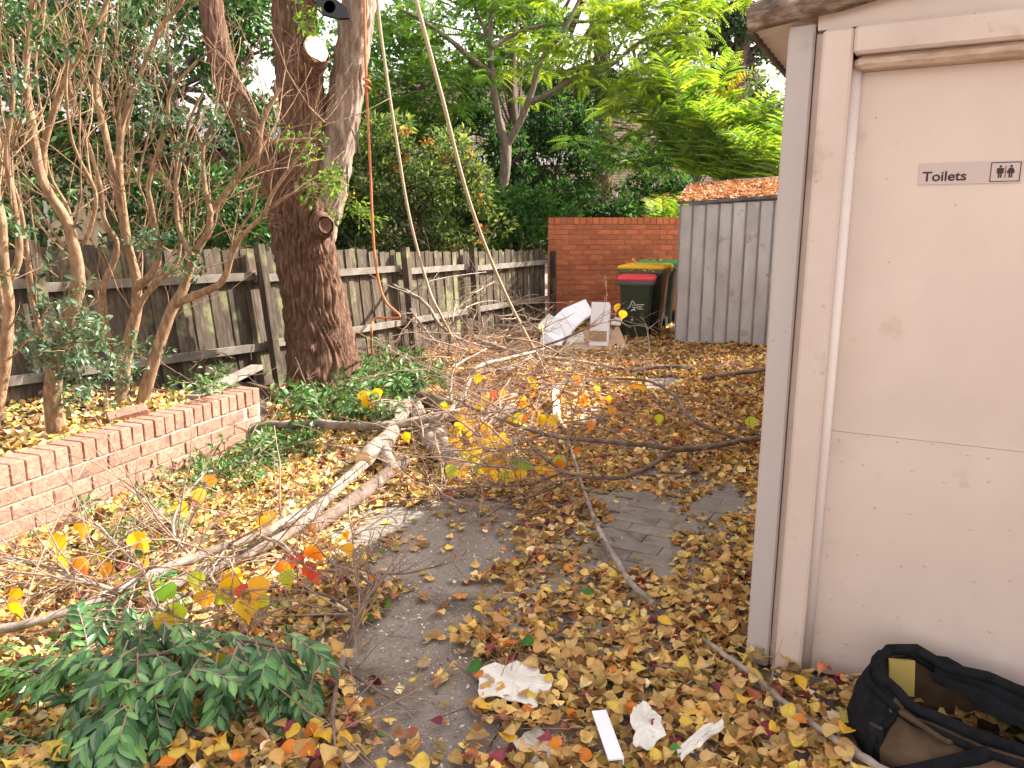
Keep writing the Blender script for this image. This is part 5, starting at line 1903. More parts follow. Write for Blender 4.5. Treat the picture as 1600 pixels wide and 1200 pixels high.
fallen_branch('thin forked dead branch on the asphalt edge right of the green cuttings', [
    ([(520, 1075, .03), (545, 1010, .05), (560, 960, .07), (585, 920, .09), (592, 895, .1)], .016, .010),
    ([(585, 915, .09), (560, 900, .12), (520, 880, .16), (500, 860, .18)], .008, .004),
    ([(560, 960, .07), (530, 940, .1), (490, 925, .13), (440, 930, .14)], .008, .004),
    ([(592, 897, .1), (640, 895, .06), (700, 880, .03)], .005, .003),
    ([(530, 1040, .05), (560, 1060, .04), (600, 1085, .03), (640, 1110, .02)], .006, .003),
    ([(525, 1070, .03), (520, 1120, .06), (525, 1160, .05)], .009, .006)],
    M_darkbr, [(379, 1024, 'orange', .08), (373, 1048, 'orange', .08), (352, 1040, 'lime', .08), (362, 1086, 'gold', .08), (345, 1030, 'lime', .06), (535, 840, 'gold', .05)], twigs=12, tlen=(.15, .5))
fallen_branch('small bare twig cluster on the asphalt at the bottom', [
    ([(700, 1030, .02), (740, 1060, .03), (760, 1090, .02), (690, 1120, .02)], .005, .003), ([(745, 1065, .03), (790, 1075, .02), (830, 1060, .02)], .004, .002)], M_darkbr, (), 5, (.1, .3))
# dark forked branch on the right
YL = 'yellow'
EXTRA = [(random.gauss(765, 45), random.gauss(705, 26), random.choice(['yellow', 'yellow', 'yellow', 'lime', 'gold']), random.uniform(.075, .105)) for _ in range(34)] + [(random.uniform(690, 1000), random.uniform(590, 690), random.choice(['yellow', 'orange', 'gold', 'yellow']), random.uniform(.07, .095)) for _ in range(16)]
fallen_branch('dark forked branch arching over the leaves from the right edge', [
    ([(1195, 685, .06), (1160, 688, .10), (1110, 698, .17), (1050, 702, .24), (1010, 695, .27), (900, 686, .3), (850, 678, .32), (800, 662, .33), (745, 640, .32), (690, 612, .28)], .021, .009),
    ([(1050, 702, .24), (1020, 725, .22), (975, 745, .2), (930, 746, .2), (885, 738, .22), (850, 715, .25), (822, 690, .28)], .017, .007),
    ([(895, 742, .21), (860, 765, .14), (800, 785, .09), (770, 800, .06)], .009, .005),
    ([(880, 738, .22), (830, 755, .16), (780, 760, .15), (730, 762, .1), (690, 770, .06)], .009, .004),
    ([(1165, 690, .09), (1130, 678, .17), (1080, 655, .24), (1055, 620, .28), (1020, 598, .3), (980, 592, .3), (920, 593, .28), (870, 600, .26), (800, 617, .22)], .014, .008),
    ([(822, 690, .28), (770, 705, .25), (740, 690, .24), (700, 680, .22)], .008, .004),
    ([(850, 678, .32), (790, 700, .26), (755, 702, .22)], .007, .004),
    ([(980, 592, .3), (990, 612, .2), (985, 650, .1)], .004, .002),
    ([(845, 795, .04), (830, 805, .05), (800, 818, .05)], .006, .003)],
    M_darkbr, [(700, 640, YL, .08), (718, 645, YL, .08), (727, 665, YL, .08), (716, 668, YL, .08), (760, 672, YL, .09), (712, 698, YL, .09), (740, 690, 'gold', .08), (720, 722, YL, .09), (733, 720, 'lime', .1), (750, 735, 'lime', .1), (762, 722, 'lime', .09),
               (745, 705, YL, .09), (770, 690, YL, .08), (800, 660, YL, .1), (808, 655, 'lime', .09), (817, 655, 'orange', .07), (830, 648, 'gold', .07), (833, 612, 'gold', .1), (836, 600, YL, .08), (815, 624, YL, .08), (768, 618, 'red', .09), (785, 615, YL, .08),
               (755, 625, YL, .07), (790, 722, YL, .09), (808, 728, 'green', .1), (822, 730, 'green', .1), (845, 735, YL, .08), (862, 735, 'gold', .09), (876, 728, 'orange', .08), (790, 745, 'lime', .08), (775, 745, YL, .08), (910, 630, 'orange', .08), (914, 622, 'orange', .07),
               (925, 665, 'orange', .07), (905, 705, 'orange', .06), (995, 604, 'gold', .09), (1005, 606, YL, .08), (1030, 655, 'lime', .09), (1170, 660, 'lime', .09)] + EXTRA, twigs=16, tlen=(.2, .7))
fallen_branch('straight pale stick lying across the leaves below the forked branch', [
    ([(888, 690, .05), (900, 725, .05), (908, 755, .06), (935, 825, .06), (960, 870, .06), (985, 910, .06), (1022, 944, .05)], .010, .0145)], M_grey, (), 2, (.08, .2), 1)
fallen_branch('thick stick half buried in leaves running towards the bag', [
    ([(1098, 998, .05), (1150, 1035, .06), (1200, 1075, .06), (1260, 1125, .06), (1320, 1165, .06), (1400, 1215, .06)], .008, .012)], M_grey, (), 3, (.1, .3), 1)
fallen_branch('short bare stick among the leaves in front of the shed', [([(1098, 591, .05), (1140, 584, .08), (1196, 577, .1), (1215, 570, .08)], .022, .026)], M_darkbr, (), 2, (.1, .3), 1)
fallen_branch('curved stick lying left of the short stick before the shed', [([(985, 580, .05), (1020, 574, .08), (1060, 573, .08), (1085, 577, .05)], .024, .02)], M_darkbr, (), 3, (.1, .4), 1)
fallen_branch('long pale branch lying in front of the white boards', [
    ([(740, 530, .16), (785, 545, .2), (830, 555, .2), (880, 562, .16), (940, 570, .1), (985, 580, .04)], .033, .014),
    ([(830, 555, .2), (800, 575, .28), (770, 580, .26), (740, 588, .2)], .015, .008)], M_grey, [(735, 532, 'orange', .1), (742, 528, YL, .09)], 9, (.3, .8))
# grey pole across the front of the tree
fallen_branch('smooth grey branch lying level in front of the lopped tree', [
    ([(372, 668, .13), (430, 664, .15), (500, 663, .17), (570, 666, .18), (640, 660, .2), (700, 650, .24)], .032, .028),
    ([(690, 652, .24), (720, 625, .3), (735, 590, .42), (748, 572, .5), (800, 558, .45), (850, 545, .3)], .020, .011),
    ([(705, 630, .27), (705, 595, .4), (715, 570, .5), (760, 545, .56)], .012, .006)], M_grey, [(572, 630, YL, .12), (580, 626, 'lime', .12), (566, 620, YL, .1), (586, 617, YL, .1), (590, 622, 'lime', .09)], 7, (.25, .7), cut=[(371, 668, .13, -1, -.15, 0, .031, M_cut)])
fallen_branch('grey limb arching from the trunk down into the brush along the fence', [
    ([(532, 385, 1.15), (560, 402, 1.08), (588, 414, 1.02), (606, 440, .9), (640, 458, .82), (668, 478, .7), (690, 510, .5), (730, 535, .25), (790, 548, .15)], .030, .014),
    ([(535, 388, 1.14), (575, 400, 1.12), (600, 412, 1.05)], .02, .014),
    ([(560, 400, 1.08), (580, 372, 1.25), (620, 380, 1.25), (660, 388, 1.2), (700, 400, 1.1)], .009, .004),
    ([(640, 458, .82), (670, 440, .95), (720, 430, 1.0), (760, 425, 1.0)], .009, .004)], M_grey, (), 9, (.4, 1.0), 3)
fallen_branch('spiky dead branch standing up against the fence', [
    ([(700, 560, .1), (706, 510, .5), (715, 470, .75), (745, 455, .85), (772, 440, .9)], .014, .006),
    ([(706, 510, .5), (730, 480, .7), (770, 470, .7), (800, 480, .6)], .009, .004),
    ([(640, 482, .6), (668, 520, .3), (690, 545, .1)], .016, .012)], M_grey, (), 12, (.4, .9), 3)
fallen_branch('grey crooked branch crossing above the white boards', [
    ([(800, 562, .2), (835, 545, .35), (880, 530, .5), (925, 510, .62), (960, 500, .66), (985, 512, .6)], .014, .006),
    ([(880, 530, .5), (905, 525, .5), (925, 535, .4)], .007, .004)], M_darkbr, [(966, 481, YL, .1), (975, 492, YL, .1)], 6, (.25, .5))
fallen_branch('bare twiggy branch end poking up before the red lidded bin', [
    ([(1015, 555, .03), (1012, 520, .2), (1008, 505, .3), (1000, 495, .36)], .010, .005), ([(1010, 508, .28), (990, 505, .3), (975, 500, .34)], .006, .003), ([(1012, 515, .24), (1030, 500, .34)], .006, .003),
    ([(940, 560, .03), (985, 540, .12), (1020, 528, .16)], .008, .005)], M_grey, (), 4, (.15, .35))

# logs
def log(label, pts, r0, r1, m, face=None, seed=0, face_r=None, fm=None, name='log'):
    P = [at_z(x, y, z) for x, y, z in pts]
    root = empty(name, (P[0].x, P[0].y, 0), 0, label, 'log')
    bark_part('bark', P, [r0, r1], m, root, nu=26, per=10, amp=r0 * .07, ridges=11, seed=seed)
    for e, on in ((0, True), (-1, True)):
        p = P[e]
        d = ((P[0] - P[1]) if e == 0 else (P[-1] - P[-2])).normalized()
        r = r0 if e == 0 else r1
        q = MB()
        q.tube([p - d * .03, p + d * .012], [r * .93, r * .93], 18, wob=.02)
        q.build('cut_end', fm or M_cut, root, world=True)
    return root


log('forked sunlit log with a round pale cut end facing left', [(568, 718, .12), (582, 702, .125), (606, 684, .14), (620, 660, .15), (640, 622, .14)], .052, .058, M_grey, seed=31)
log('short log stub with small pale cut end below the forked log', [(615, 737, .07), (608, 722, .09), (600, 700, .1)], .038, .042, M_grey, seed=32)
log('round log with pinkish cut end facing the camera in the brush heap', [(713, 728, .10), (704, 710, .1), (680, 672, .11)], .064, .066, M_grey, seed=33)
log('mossy dark log lying behind the grey level branch', [(640, 617, .12), (680, 630, .12), (725, 648, .12)], .07, .065, M_darkbr, seed=34)
log('small cut log with square looking end high in the brush heap', [(748, 663, .18), (772, 650, .18), (800, 640, .16)], .055, .05, M_darkbr, seed=35)
log('weathered grey log in the heap behind the cut logs', [(650, 635, .1), (668, 680, .1), (690, 708, .09)], .055, .055, M_grey, seed=36)
log('grey log leaning beside the white boards', [(845, 512, .35), (815, 520, .25), (790, 530, .12)], .05, .05, M_grey, seed=37)
log('long pale sunlit pole pointing at the camera along the leaf heap', [(610, 690, .09), (540, 750, .09), (455, 828, .08), (350, 880, .07), (225, 935, .06)],   .034, .024, M_grey, seed=38, name='pole')
log('split dark log slab beside the long pale pole', [(632, 722, .06), (598, 747, .06), (545, 787, .06), (490, 824, .05)], .046, .034, M_darkbr, seed=39)

# ---------------------------------------------------------------- leafy green cuttings
def compound_spray(parent, base, d, L, npair, size, tones):
    """rachis with paired leaflets, each leaflet a mesh of its own"""
    P = []
    p = Vector(base)
    dd = Vector(d).normalized()
    seg = npair + 2
    for i in range(seg + 1):
        P.append(p.copy())
        dd = (dd + Vector((random.uniform(-.06, .06), random.uniform(-.06, .06), -.10))).normalized()
        if p.z < .05:
            dd.z = max(dd.z, -.02)
            dd.normalize()
        p = p + dd * L / seg
        p.z = max(p.z, .02)
    q = MB()
    q.tube(P, [.0032, .0012], 4)
    st = q.build('spray', M_twig, parent, world=True)
    org = origin_of(st)
    side0 = dd.cross(Vector((0, 0, 1)))
    side0 = side0.normalized() if side0.length > .05 else Vector((1, 0, 0))
    for i in range(1, seg + 1):
        t = (P[i] - P[i - 1]).normalized()
        sides = (-1, 1) if i < seg else (0,)
        for s in sides:
            dv = (t * .75 + side0 * s * random.uniform(.55, .85) + Vector((0, 0, random.uniform(-.35, -.05)))).normalized()
            n = t.cross(side0)
            if n.z < 0:
                n = -n
            n = n + Vector((random.uniform(-.7, .7), random.uniform(-.6, .3), random.uniform(0, 1.0)))
            n = (n - dv * n.dot(dv)).normalized()
            o = link('leaf', tones[random.randrange(len(tones))], M_spray, st)
            M = Matrix((dv.cross(n), dv, n)).transposed()
            o.location = P[i] - org
            o.rotation_euler = M.to_euler()
            k = size * random.uniform(.75, 1.15) * (.75 + .4 * math.sin(math.pi * i / seg))
            o.scale = (k, k, k)


def lance_mesh(c, fold, bend):
    ys = [0, .08, .2, .38, .55, .72, .87, 1]
    ws = [.02, .09, .17, .21, .2, .15, .07, .0]
    v, f, cl = [], [], []
    for y, w in zip(ys, ws):
        for l in (-1, -.5, 0, .5, 1):
            v.append((l * w, y, fold * abs(l) * w + bend * y * y - (.012 if l == 0 else 0)))
            cl.append(np.array(c) * (1.35 if l == 0 else 1))
    for i in range(len(ys) - 1):
        for j in range(4):
            a = i * 5 + j
            f.append((a, a + 1, a + 6, a + 5))
    return np_mesh('leaf', v, f, np.clip(np.array(cl), 0, 1), True)


DARKS = [lance_mesh(c, random.uniform(.1, .5), random.uniform(-.35, -.02)) for c in ((.018, .062, .018), (.034, .105, .03), (.055, .15, .045), (.028, .088, .026), (.085, .2, .055), (.14, .28, .08))]
LIGHTS = [lance_mesh(c, random.uniform(.1, .5), random.uniform(-.35, -.02)) for c in ((.05, .13, .035), (.075, .18, .04), (.1, .21, .05))]
random.seed(15)


def cutting(label, stem, r, sprays, tones):
    P = [at_z(*s) for s in stem]
    root = empty('leafy_cutting', (P[0].x, P[0].y, 0), 0, label, 'cutting', 'dark green cuttings in the foreground')
    q = MB()
    q.tube(smooth_path(P, per=5), [r, r * .5], 7)
    q.build('stem', M_darkbr, root, world=True)
    for (x, y, z, dx, dy, dz, L, npair, size) in sprays:
        compound_spray(root, at_z(x, y, z), (dx, dy, dz), L * .8, npair, size * .82, tones)
        for k in range(2):  # looser sprays lying at other angles
            compound_spray(root, at_z(x + random.uniform(-38, 38), y + random.uniform(-24, 24), z * random.uniform(.55, 1.2)), (dx + random.uniform(-1.1, 1.1), dy + random.uniform(-.6, .8), dz + random.uniform(-.1, .75)), L * random.uniform(.55, .85), npair, size * random.uniform(.6, .88), tones)


cutting('dark green cutting at the back of the pile, spreading under the yellow leaves', [(300, 925, .16), (240, 950, .2), (190, 960, .22), (150, 950, .2)], .008, [
    (185, 935, .26, -.3, -.5, -.4, .24, 5, .062), (205, 940, .28, .1, -.6, -.5, .26, 6, .064), (165, 950, .24, -.7, -.3, -.3, .24, 5, .06), (230, 945, .26, .5, -.5, -.5, .24, 5, .062), (150, 965, .2, -.6, -.6, -.3, .22, 5, .06), (215, 915, .22, .2, .3, .1, .2, 4, .055), (250, 965, .24, .6, -.5, -.3, .24, 5, .062)], DARKS)
cutting('dark green cutting in the middle of the pile with drooping paired leaves', [(330, 1010, .12), (270, 1020, .2), (215, 1025, .22), (160, 1030, .2)], .008, [
    (150, 1010, .24, -.8, -.4, -.3, .26, 5, .082), (175, 1010, .25, -.4, -.6, -.4, .28, 5, .085), (200, 1000, .26, .0, -.7, -.4, .28, 5, .085), (215, 1020, .24, .3, -.8, -.4, .3, 5, .085), (240, 1015, .24, .7, -.6, -.3, .28, 5, .08), (120, 1030, .2, -.9, -.1, -.15, .26, 5, .08), (265, 1000, .24, .6, -.2, -.1, .26, 5, .075)], DARKS)
cutting('dark green cutting nearest the bottom edge with broad hanging leaves', [(330, 1080, .08), (270, 1085, .14), (220, 1090, .17), (180, 1095, .15)], .007, [
    (195, 1090, .18, -.3, -.8, -.3, .28, 5, .09), (175, 1095, .15, -.7, -.6, -.2, .28, 5, .085), (215, 1075, .19, .15, -.8, -.3, .28, 5, .09), (240, 1080, .17, .5, -.8, -.3, .26, 5, .08), (160, 1110, .12, -.5, -.9, -.15, .24, 4, .08), (210, 1060, .22, .0, -.5, -.1, .24, 5, .08)], DARKS)
cutting('dark green cutting at the right of the pile towards the asphalt', [(300, 1000, .16), (370, 1000, .2), (430, 1010, .2), (470, 1020, .16)], .008, [
    (400, 1000, .24, .3, -.7, -.4, .28, 5, .08), (430, 1010, .22, .6, -.6, -.4, .28, 5, .08), (370, 1010, .24, -.1, -.8, -.4, .3, 6, .08), (340, 1020, .22, .1, -.8, -.4, .3, 5, .08), (460, 1030, .16, .7, -.7, -.3, .24, 5, .075), (310, 1030, .22, -.2, -.8, -.3, .28, 5, .08), (420, 1050, .14, .5, -.8, -.3, .26, 5, .08), (350, 985, .22, .4, -.2, .0, .24, 5, .07), (455, 1060, .12, .3, -.9, -.2, .22, 4, .08)], DARKS)
cutting('lighter green cutting lying at the left edge of the pile', [(110, 1050, .08), (60, 1050, .1), (0, 1045, .1)], .006, [
    (90, 1040, .12, -.9, .1, -.05, .26, 5, .075), (60, 1045, .12, -.9, -.3, -.1, .26, 5, .075), (30, 1050, .1, -.8, -.5, -.1, .24, 5, .07), (70, 1030, .12, -.8, .5, .0, .24, 5, .07), (40, 1150, .05, -.7, .4, 0, .2, 4, .06)], LIGHTS)
random.seed(21)


# greenery around the tree foot and the planter
def green_heap(label, spots, cols, size, m=None, each=7):
    c0 = at_z(spots[0][0], spots[0][1], 0)
    root = empty('leafy_branch', (c0.x, c0.y, 0), 0, label, 'branch', 'cut leafy branches round the tree foot')
    mb = MB()
    ends = []
    f0 = None
    for (x, y, z, n, rad) in spots:
        for k in range(n):
            c = at_z(x + random.uniform(-rad, rad) * 1.3, y + random.uniform(-rad, rad) * .5, z * random.uniform(.3, 1.1) + .02)
            grow(mb, c, (random.uniform(-1, 1), random.uniform(-1, .5), random.uniform(-.1, .6)), random.uniform(.1, .2), .004, 1, .03, (1, 3), ends=ends)
    s = mb.build('stem', M_twig, root, world=True)
    tag(s, kind='stuff')
    cloud_object('leaves', sprig_leaves(ends, each, size, cols, .08, .3), m or M_leaf, root)


G_MID = [(.035, .10, .025), (.06, .15, .035), (.1, .2, .055), (.15, .25, .1)]
green_heap('heap of cut green leafy branches at the foot of the lopped tree', [(530, 626, .26, 28, 45), (590, 616, .28, 24, 40), (480, 625, .2, 12, 30), (560, 640, .16, 14, 45)], G_MID, .075)
green_heap('cut green branches right of the tree foot lying against the fence', [(620, 555, .35, 16, 30), (650, 590, .3, 20, 30), (625, 600, .28, 16, 40), (590, 575, .3, 10, 20)], G_MID, .075)
green_heap('low green clippings in front of the planter end', [(410, 696, .06, 16, 35), (450, 690, .06, 12, 30), (370, 720, .07, 12, 30)], G_MID, .06)
green_heap('small green clippings scattered in the sun below the planter wall', [(340, 750, .08, 14, 50), (300, 730, .08, 8, 30), (240, 830, .07, 10, 50), (190, 800, .06, 8, 40)], G_MID, .05)
green_heap('green shoots hanging on the grey plank at the planter end', [(325, 600, .45, 8, 15), (345, 590, .46, 5, 12)], G_MID, .05)

# ---------------------------------------------------------------- brush: thin twigs past counting
mb = MB()
f0 = None


def brush(n, poly, zr, Lr, rr, depth=2):
    global f0
    for k in range(n):
        a, b = random.random(), random.random()
        x0, y0, x1, y1 = poly
        p = at_z(x0 + (x1 - x0) * a, y0 + (y1 - y0) * b, random.uniform(*zr))
        az = random.uniform(0, 6.283)
        grow(mb, p, (math.cos(az), math.sin(az), random.uniform(-.15, .5)), random.uniform(*Lr), random.uniform(*rr), depth, .02, (1, 3))


brush(130, (640, 535, 900, 690), (.03, .4), (.3, .9), (.003, .009))
brush(55, (690, 470, 850, 560), (.1, .7), (.4, .9), (.003, .008))
brush(20, (600, 690, 760, 790), (.03, .2), (.3, .7), (.003, .006))
brush(60, (760, 570, 1160, 720), (.02, .25), (.25, .7), (.002, .005))
brush(70, (640, 490, 870, 600), (.05, .6), (.3, .9), (.0025, .007))
brush(20, (620, 640, 880, 760), (.05, .35), (.3, .7), (.003, .006))
brush(46, (200, 800, 560, 960), (.02, .16), (.2, .6), (.002, .005))
brush(26, (0, 870, 260, 970), (.03, .2), (.3, .6), (.003, .006))
brush(18, (440, 570, 640, 640), (.1, .4), (.3, .7), (.003, .006))
brush(24, (900, 600, 1150, 700), (.02, .1), (.2, .5), (.002, .004), 1)
brush(30, (560, 850, 1000, 1180), (.008, .03), (.1, .35), (.0015, .003), 1)
brush(14, (230, 520, 420, 620), (.25, .5), (.3, .6), (.003, .006))
mb.v = [(a, b, max(c, .006)) for a, b, c in mb.v]
o = mb.build('twig_litter', M_twig)
tag(o, kind='stuff')

# ---------------------------------------------------------------- leaf litter
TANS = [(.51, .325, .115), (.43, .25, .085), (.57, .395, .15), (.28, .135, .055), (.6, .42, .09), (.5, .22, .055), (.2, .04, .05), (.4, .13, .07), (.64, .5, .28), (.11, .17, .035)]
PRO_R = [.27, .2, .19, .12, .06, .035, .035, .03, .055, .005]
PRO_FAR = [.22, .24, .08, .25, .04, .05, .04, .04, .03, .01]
PRO_SUN = [.17, .10, .2, .09, .13, .03, .015, .03, .18, .055]  # sunlit ground: paler mix with green bits, sunlight put into the colour
LT = [heart_template(random.uniform(-.3, .8), random.uniform(-1.2, 1.0), random.uniform(-1.3, 1.3)) for _ in range(24)]


def inpoly(x, y, poly):
    c = np.zeros(len(x), dtype=bool)
    n = len(poly)
    for i in range(n):
        x0, y0 = poly[i]
        x1, y1 = poly[(i + 1) % n]
        cond = ((y0 > y) != (y1 > y)) & (x < (x1 - x0) * (y - y0) / (y1 - y0 + 1e-9) + x0)
        c ^= cond
    return c


# bare patches traced on the ground
BARE = [[at_z(*p)[:2] for p in pl] for pl in (
    [(565, 1230), (540, 1080), (575, 990), (600, 900), (520, 850), (590, 800), (700, 775), (830, 795), (800, 850), (755, 930), (735, 1010), (745, 1090), (770, 1230)],
    [(930, 775), (1010, 765), (1060, 790), (1050, 860), (1060, 910), (960, 880), (935, 830)],
    [(1080, 785), (1165, 765), (1160, 810), (1120, 825)],
    [(800, 1140), (880, 1150), (900, 1210), (790, 1210)],
    [(1000, 590), (1060, 590), (1070, 612), (1010, 615)])]
HALF = [[at_z(*p)[:2] for p in pl] for pl in (
    [(735, 1000), (760, 900), (860, 790), (1000, 740), (1170, 750), (1165, 860), (1060, 920), (950, 900), (830, 960)],
    [(480, 1230), (520, 1000), (560, 900), (480, 840), (640, 770), (600, 900), (570, 1000), (600, 1230)])]


SCRAPS = [[at_z(*p, .05)[:2] for p in pl] for pl in (
    [(742, 1075), (760, 1048), (815, 1030), (862, 1055), (840, 1100), (760, 1096)], [(980, 1125), (1005, 1095), (1040, 1115), (1040, 1150), (1010, 1175)], [(1058, 1172), (1085, 1145), (1135, 1122), (1140, 1138), (1068, 1186)], [(920, 1112), (950, 1108), (985, 1195), (950, 1200)])]


def noise2(x, y, s):
    return (np.sin(x * s + 1.3) * np.sin(y * s * 1.1 + .7) + .6 * np.sin(x * s * 2.3 + y * s * 1.7 + 2) + .4 * np.sin(x * s * 3.9 - y * s * 4.3 + 5)) / 2


def litter(n, xr, yr, size, seed):
    rs = np.random.default_rng(seed)
    x, y = rs.uniform(*xr, n), rs.uniform(*yr, n)
    keep = np.ones(n, dtype=bool)
    cov = np.ones(n)
    nx, ny = x + .12 * noise2(x, y, 6.0), y + .12 * noise2(y, x, 5.0)
    for pl in HALF:
        cov = np.where(inpoly(nx, ny, pl), np.clip(.62 + .45 * noise2(x, y, 7), .12, 1), cov)
    for pl in BARE:
        cov = np.where(inpoly(nx, ny, pl), np.clip(.05 + .16 * noise2(x + 3, y, 9), .02, .3), cov)
    for pl in SCRAPS:
        cov = np.where(inpoly(x, y, pl), .3, cov)
    # inside the block, planter wall or shed no leaves
    lx = (x - BC.x) * EB.x + (y - BC.y) * EB.y
    ly = (x - BC.x) * BB.x + (y - BC.y) * BB.y
    keep &= ~((lx > -.02) & (ly > -.03))
    pt = (x - W0.x) * WD.x + (y - W0.y) * WD.y
    pn = (x - W0.x) * WN.x + (y - W0.y) * WN.y
    keep &= ~((pn < .02) & (pt < PL))
    keep &= ~((pn < .02) & (pn > -1.5) & (pt < PL + .12))
    fx = np.interp(y, [p.y for p in FB], [p.x for p in FB])
    keep &= x > fx + .05
    keep &= (np.hypot(x - TB.x, y - TB.y) > .36)
    keep &= (y < 13.1)
    keep &= ((lx - .70) / .36) ** 2 + ((ly + .31) / .2) ** 2 > 1
    keep &= rs.uniform(size=n) < cov
    # visible wedge only
    keep &= np.abs(x) < .74 * y + .8
    x, y, cov = x[keep], y[keep], cov[keep]
    lx, ly = lx[keep], ly[keep]
    N = len(x)
    heap = .02 + .028 * np.clip(noise2(x, y, 3.1) + .3, 0, 1)
    heap = heap * (cov > .5) + .004
    near_wall = np.exp(-np.clip(-ly, 0, 9) / .22) * ((lx > 0) & (ly < 0)) + np.exp(-np.clip(-lx, 0, 9) / .1) * ((ly > 0) & (ly < 1.2) & (lx < 0)) * .5
    heap += .07 * near_wall
    z = rs.uniform(.006, 1, N) * heap + .006
    return x, y, z, N, rs


def litter_object(name, n, xr, yr, size, probs_fn, seed, tilt=.55):
    x, y, z, N, rs = litter(n, xr, yr, size, seed)
    az = rs.uniform(0, 6.283, N)
    pos = np.stack([x, y, z], -1).astype(np.float32)
    dr = np.stack([np.cos(az), np.sin(az), rs.normal(size=N) * .28], -1).astype(np.float32)
    nr = np.stack([rs.normal(size=N) * tilt, rs.normal(size=N) * tilt, np.where(rs.uniform(size=N) < .85, 1, -1) * 1.0], -1).astype(np.float32)
    cols = probs_fn(x, y, N, rs)
    parts = []
    pick = rs.integers(0, len(LT), N)
    sz = (.26 + 1.15 * rs.beta(1.7, 1.6, N)) * size
    for k in range(len(LT)):
        m_ = pick == k
        if m_.any():
            parts.append(leaf_cloud(pos[m_], dr[m_], nr[m_], sz[m_], cols[m_], LT[k]))
    v, f, c = merge(parts)
    v[:, 2] = np.maximum(v[:, 2], .007)
    o = link(name, np_mesh(name, v, f, c, False), M_litter)
    tag(o, kind='stuff')
    return o, (x, y, z)


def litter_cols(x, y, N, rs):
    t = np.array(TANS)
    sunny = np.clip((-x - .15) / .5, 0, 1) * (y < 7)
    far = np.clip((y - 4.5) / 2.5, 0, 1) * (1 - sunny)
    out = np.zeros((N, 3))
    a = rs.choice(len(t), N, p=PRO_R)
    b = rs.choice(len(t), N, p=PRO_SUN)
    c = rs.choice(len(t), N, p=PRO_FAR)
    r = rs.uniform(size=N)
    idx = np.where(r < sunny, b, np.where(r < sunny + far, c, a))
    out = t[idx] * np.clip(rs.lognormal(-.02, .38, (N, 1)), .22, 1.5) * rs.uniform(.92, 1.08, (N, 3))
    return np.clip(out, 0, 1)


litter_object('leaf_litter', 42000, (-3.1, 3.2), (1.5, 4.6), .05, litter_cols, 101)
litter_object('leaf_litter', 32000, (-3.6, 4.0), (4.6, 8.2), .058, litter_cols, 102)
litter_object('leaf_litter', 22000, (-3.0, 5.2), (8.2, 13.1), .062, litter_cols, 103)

# leaves lying on the planter soil, the shed roof and the bin lids
def scatter_on(name, pts, size, cols, probs=None):
    pts = np.array(pts, dtype=np.float32)
    N = len(pts)
    az = RNG.uniform(0, 6.283, N)
    dr = np.stack([np.cos(az), np.sin(az), RNG.normal(size=N) * .25], -1)
    c = palette(cols, N, probs, .2)
    parts = []
    pick = RNG.integers(0, len(LT), N)
    for k in range(len(LT)):
        m_ = pick == k
        if m_.any():
            parts.append(leaf_cloud(pts[m_], dr[m_], rnd_dirs(m_.sum(), 1.4), RNG.uniform(.7, 1.2, m_.sum()) * size, c[m_], LT[k]))
    o = cloud_object(name, merge(parts), M_litter)
    tag(o, kind='stuff')
    return o


pts = []
while len(pts) < 2600:
    u, v_ = random.random(), random.random() ** 1.4
    a, b = s0.lerp(s1, u), f_a.lerp(f_b, u)
    p = a.lerp(b, v_)
    zz = soil_z(p)
    if zz is not None:
        pts.append((p.x, p.y, zz + random.uniform(.015, .05)))
scatter_on('planter_leaf_litter', pts, .06, TANS, PRO_SUN)
Rm = Matrix.Rotation(R(-17), 3, 'Z')
pts = []
for k in range(2600):
    x, y = random.uniform(-.02, SW), random.uniform(0, 1.6)
    z = SHH + .115 * x / SW + (BKH - SHH) * y / 1.62 + random.uniform(.008, .02)
    p = Rm @ Vector((x, y, z)) + Vector(shed.location)
    pts.append(tuple(p))
scatter_on('roof_leaf_litter', pts, .075, [(.42, .17, .085), (.5, .26, .14), (.33, .13, .07), (.6, .42, .29), (.5, .28, .12)])
pts = []
for (x, y, z, w, n) in ((rb.x + .02, rb.y + .3, .955, .2, 12), (2.06, 11.75, 1.075, .28, 14)):
    for k in range(n):
        pts.append((x + random.uniform(-w, w), y + random.uniform(-w, w) * .9, z + random.uniform(0, .02)))
scatter_on('lid_leaf_litter', pts, .06, TANS)
# pale chips and seeds on the asphalt
n = 26000
x, y = RNG.uniform(-1.6, 1.6, n), RNG.uniform(1.85, 6.0, n)
ok = (RNG.uniform(size=n) < .35 + .4 * noise2(x, y, 3.0)) & ((x - BC.x) * EB.x + (y - BC.y) * EB.y < -.02)
x, y = x[ok], y[ok]
N = len(x)
az = RNG.uniform(0, 6.28, N)
pos = np.stack([x, y, RNG.uniform(.004, .010, N)], -1).astype(np.float32)
o = cloud_object('sawdust_chips', leaf_cloud(pos, np.stack([np.cos(az), np.sin(az), RNG.normal(size=N) * .2], -1), rnd_dirs(N, 1.6), RNG.uniform(.005, .022, N), palette([(.62, .5, .34), (.75, .68, .55), (.45, .3, .18), (.2, .12, .07)], N), T_DIA), M_litter)
tag(o, kind='stuff')

